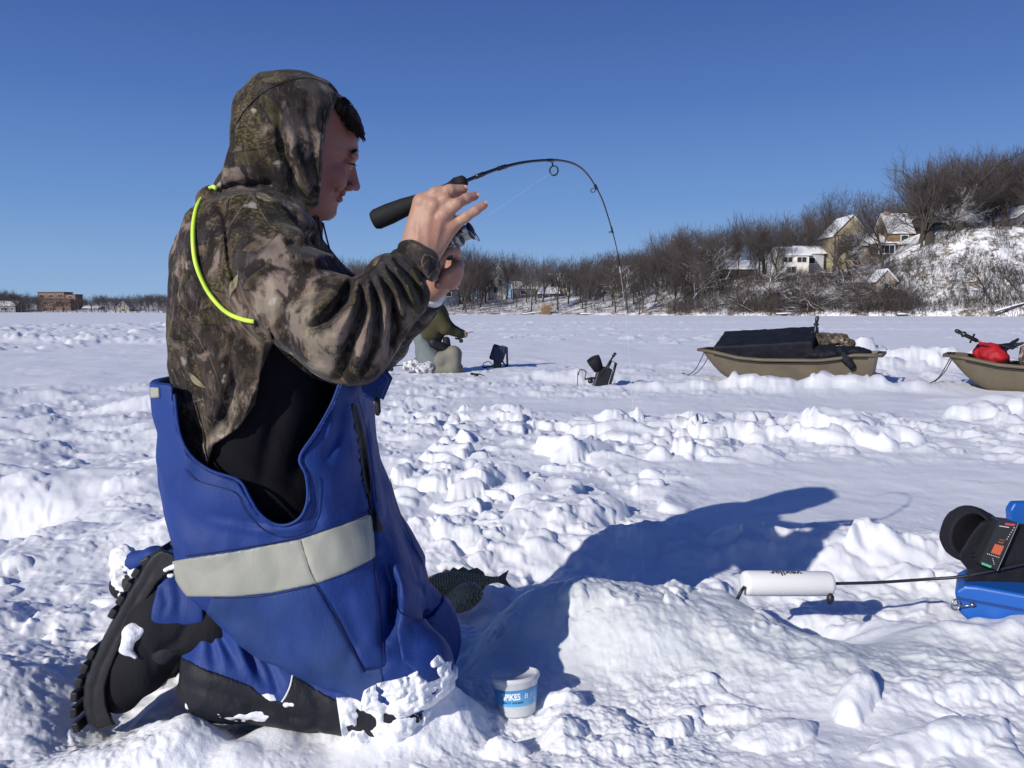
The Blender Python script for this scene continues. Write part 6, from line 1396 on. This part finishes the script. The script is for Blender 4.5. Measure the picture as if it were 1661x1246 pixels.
def pole(name, a, b, gm, sm_, label, cat):
    a, b = np.array(a), np.array(b); d = (b - a) / np.linalg.norm(b - a); e = empty(name, a, label, cat); L = np.linalg.norm(b - a)
    MB().tube([a, a + d * (L - .22)], .011, 10).build('shaft', sm_, e, True); MB().lathe([(.016, L - .25), (.020, L - .24), (.020, L - .12), (.014, L - .11), (.030, L - .10), (.030, L - .085), (.017, L - .08), (.022, L - .02), (.016, L)], a, 14, d).build('grip', gm, e, True)
    sdv = np.cross(d, [0, 1, 0]); sdv /= np.linalg.norm(sdv); MB().tube([a + d * (L - .19) - sdv * .05, a + d * (L - .19) + sdv * .05], .010, 8).build('cross_handle', gm, e, True)
    return e
yp = A1(1.20, .05, .3)[1]; pole('ice_scoop', P(1318, 566, yp), P(1326, 513, yp), PLB, PLB, 'black-handled tool standing upright behind the shelter in the sled', 'tool')
yq = A2(.5, 0, .4)[1]; pole('red_pole', P(1612, 566, yq), P(1550, 536, yq), PLB, mat('red_anodised_shaft', (.40, .02, .03), .4, spec=.5), 'red-shafted pole with black grip leaning out of the right sled', 'pole')
# ---------------------------------------------------------------- the second angler
Y2 = 10.7
o2 = drop(715, Y2); man2 = empty('person', o2, 'distant angler in olive jacket and grey bibs kneeling on the ice', 'person')
k2 = lambda a, b, ra, rb, sq=1.0: Cone(P(a[0], a[1], Y2 + a[2]), P(b[0], b[1], Y2 + b[2]), ra * Y2 / F, rb * Y2 / F, sq)
OLV = cloth('olive_jacket', (.055, .052, .022), (.040, .038, .016), .8, weave=100, wr=.5); GRY = cloth('grey_bib_cloth', (.17, .20, .20), (.13, .155, .155), .8, weave=100, wr=.4); KHA = cloth('khaki_leg_cloth', (.19, .185, .15), (.15, .145, .12), .8, weave=100, wr=.4)
b2 = Field().u(k2((701, 472, 0), (704, 478, 0), 11, 10), 0).u(k2((700, 485, 0), (695, 500, 0), 7, 10), .03).u(k2((698, 505, 0), (690, 575, 0), 15, 15), .05).u(k2((705, 510, -.15), (725, 535, -.18), 6, 5), .03).u(k2((725, 535, -.18), (748, 542, -.1), 5, 3.6), .02).u(Ell(P(753, 543, Y2 - .1), (.05, .04, .045)), .02).u(k2((705, 510, .15), (730, 535, .14), 6, 5), .03).u(k2((730, 535, .14), (752, 541, 0), 5, 3.6), .02)
for s in (-.12, .14): b2.u(k2((690, 580, s), (745, 600, s), 8, 6), .05).u(k2((745, 604, s), (695, 602, s), 5, 5), .03)
mb2 = sdf_obj('body', b2, P(655, 610, Y2) - [0, .5, .1], P(775, 450, Y2) + [0, .5, .1], .014, SKIN, man2, margin=.04)
hat2 = Field().u(k2((700, 470, 0), (703, 475, 0), 12.5, 12), 0).keep(lambda p: P(700, 474, Y2)[2] - p[:, 2] - .25 * (p[:, 0] - P(700, 474, Y2)[0])); sdf_obj('knit_cap', hat2, P(680, 490, Y2) - [0, .2, 0], P(725, 455, Y2) + [0, .2, 0], .012, OLV, man2, margin=.04)
j2 = Field().u(Loft([(r[0], r[1], r[2], r[3], r[4], r[5]) for r in rows_px([(486, 690, 706, Y2, .10), (494, 682, 720, Y2, .2), (510, 676, 728, Y2, .25), (530, 673, 728, Y2, .26), (548, 677, 720, Y2, .25), (562, 690, 712, Y2, .2)])]), 0).u(k2((704, 504, -.18), (723, 533, -.24), 14, 11), .03).u(k2((723, 533, -.24), (748, 543, -.12), 10, 6.5), .02).u(k2((708, 505, .14), (730, 533, .16), 12, 9), .05).u(k2((730, 533, .14), (750, 541, .02), 8.5, 6), .03)
j2.noise(lambda p: .012 * perlin3(p[:, 0] * 7, p[:, 1] * 7, p[:, 2] * 8)); sdf_obj('jacket', j2, P(650, 580, Y2) - [0, .5, .1], P(775, 470, Y2) + [0, .5, .1], .012, OLV, man2, margin=.04)
g2 = Field().u(Loft(rows_px([(535, 670, 690, Y2 + .03, .22), (550, 672, 700, Y2, .26), (570, 674, 718, Y2, .27), (590, 676, 726, Y2, .26), (604, 684, 726, Y2, .24)])), 0).u(k2((694, 585, .14), (742, 596, .14), 12, 9), .05); g2.noise(lambda p: .010 * perlin3(p[:, 0] * 8, p[:, 1] * 8, p[:, 2] * 8)); sdf_obj('bib_overalls', g2, P(650, 620, Y2) - [0, .5, .1], P(775, 525, Y2) + [0, .5, .1], .013, GRY, man2, margin=.04)
l2 = Field().u(k2((712, 585, -.16), (736, 574, -.18), 14, 12), 0).u(k2((736, 574, -.18), (735, 596, -.2), 12.5, 12), .04).u(k2((738, 600, -.2), (700, 603, -.2), 8, 7), .04).noise(lambda p: .010 * perlin3(p[:, 0] * 8, p[:, 1] * 8, p[:, 2] * 8)); sdf_obj('trouser_leg', l2, P(670, 625, Y2) - [0, .5, .1], P(775, 550, Y2) + [0, .3, .1], .012, KHA, man2, margin=.04)
sp2 = Field().u(k2((703, 556, -.2), (722, 566, -.17), 9, 7), 0).u(k2((724, 552, -.1), (728, 572, -.1), 6, 5), .02); sdf_obj('side_panel', sp2, P(680, 600, Y2) - [0, .5, .1], P(745, 530, Y2) + [0, .3, .1], .012, BLACKN, man2, margin=.04)
for (px, py, dy) in ((668, 592, -.1), (688, 596, -.25)):
    f = Field().u(k2((px - 8, py + 2, dy), (px + 8, py - 2, dy), 8, 8), 0).u(k2((px + 6, py + 6, dy), (px + 10, py - 6, dy), 7, 6), .03).noise(lambda p: .02 * perlin3(p[:, 0] * 16, p[:, 1] * 16, p[:, 2] * 16)); c = P(px, py, Y2 + dy)
    m_ = mat('snow_caked_boot', (.05, .05, .055), .8); t = NT(m_); t.set(Base_Color=t.mix(t.maprange(t.noise(t.obj(), 26, 5, .7), .40, .60), (.05, .05, .055), (.75, .76, .80))); sdf_obj('boot', f, c - .25, c + .25, .013, m_, man2, margin=.05)
r2 = empty('fishing_rod', P(752, 543, Y2 - .12), 'short black rod with reel held by the distant angler', 'fishing rod')
MB().tube([P(741, 546, Y2 - .12), P(757, 541, Y2 - .12)], .011, 8).build('handle', PLB, r2); MB().tube([P(757, 541, Y2 - .12), P(764, 538.5, Y2 - .10), P(768, 539, Y2 - .08)], .004, 5).build('blank', PLB, r2)
MB().tube([P(738, 549, Y2 - .13), P(746, 550, Y2 - .13)], .012, 8).lathe([(.02, -.02), (.028, 0), (.02, .02)], P(748, 553, Y2 - .13), 10, (0, 1, 0)).tube([P(744, 545, Y2 - .12), P(747, 553, Y2 - .13)], .008, 6).build('reel', PLB, r2)
MB().tube([P(740, 546, Y2 - .14), P(741, 600, Y2 - .14)], .0015, 4).build('line', LINE, r2)
def sonar(px, py, Y, s, label, blue, flip=1):
    e = empty('sonar_unit', P(px, py, Y), label, 'sonar'); k = s; o = P(px, py, Y); q = lambda x, y, z: o + np.array([x * k * flip, y * k, z * k])
    DB = mat('dark_blue_case', (.008, .014, .06), .5) if blue else PLB
    return e, q, DB, k
e, q, DB, k = sonar(808, 598, 11.3, 1.0, 'blue-black sonar unit on a stand right of the distant angler', True)
f = Field(); f.u(OBox(q(.0, 0, .21), (.10, .06, .11), Matrix.Rotation(math.radians(18), 3, 'Y'), .025), 0); sdf_obj('display_case', f, q(-.2, -.2, 0), q(.2, .2, .4), .010, DB, e, margin=.03)
MB().box(q(-.01, 0, .055), (.11, .09, .12)).build('mount', PLB, e, False, .01); fr = MB()
fr.tube([q(.13, -.04, -.02), q(.12, -.04, .29), q(.05, -.04, .31)], .017, 6).tube([q(.13, .05, -.02), q(.12, .05, .29), q(.05, .05, .31)], .015, 6).tube([q(.13, -.04, .0), q(.05, -.04, .12)], .012, 6); fr.build('stand', PLB, e, True)
MB().tube(catmull([q(-.06, -.03, .04), q(-.13, -.03, .10), q(-.20, -.03, .07), q(-.19, -.03, .01), q(-.08, -.03, .0)], 4), .006, 6).build('cable', CAB, e, True)
MB().tube([q(-.22, -.04, .02), q(-.07, -.03, .03)], .010, 6).build('base_arm', PLB, e)
e, q, DB, k = sonar(972, 628, 8.75, 1.0, 'black sonar unit with hooded dial and upright stick tilted in the snow', False)
MB().box(q(.03, 0, .10), (.15, .12, .24), Matrix.Rotation(math.radians(16), 3, 'Y')).build('case', PLB, e, False, .015)
MB().lathe([(.02, -.01), (.055, 0), (.070, .09), (.074, .14), (.060, .145), (.045, .05), (.001, .04)], q(-.01, -.02, .19), 18, (-.45, -.2, .85), False).build('sun_hood', NYL, e, True)
fr = MB(); fr.tube([q(.10, -.05, .0), q(.17, -.05, .26), q(.12, -.05, .29), q(.03, -.05, .10)], .016, 6); fr.build('handle_frame', PLB, e, True)
MB().tube([q(.0, -.06, .12), q(.15, -.06, .35)], .010, 6).tube([q(.135, -.06, .33), q(.165, -.06, .37)], .016, 8).build('stick', PLB, e, True)
MB().tube([q(-.16, -.05, .09), q(-.08, -.04, .10), q(.0, 0, .09)], .013, 6).tube(catmull([q(-.23, -.05, .13), q(-.21, -.05, .19), q(-.15, -.05, .17), q(-.16, -.05, .10)], 4), .005, 5).tube([q(-.235, -.05, .17), q(-.24, -.05, .02)], .004, 5).build('transducer_arm', PLB, e, True)
MB().lathe([(.02, -.02), (.03, 0), (.02, .02)], q(-.10, -.05, .07), 10, (0, 1, 0)).build('clamp', PLB, e, True)
for (pa, pb, Y, lab) in (((628, 598), (655, 592), 10.4, 'dark short rod lying in the snow left of the distant angler'), ((768, 607), (787, 610), 9.9, 'short rod lying on the snow in front of the distant angler')):
    e = empty('fishing_rod', P(*pa, Y), lab, 'fishing rod'); a, b = P(*pa, Y), P(*pb, Y); MB().tube([a, (a + b) / 2 + [0, 0, .012], b], [.012, .009, .004], 6).build('blank', PLB, e); MB().lathe([(.015, -.02), (.03, 0), (.015, .02)], a + (b - a) * .25 - [0, 0, .02], 8, (0, 1, 0)).build('reel', PLB, e, True)
    MB().tube([a, a - (b - a) * .25], .016, 6).build('handle', BLK, e)
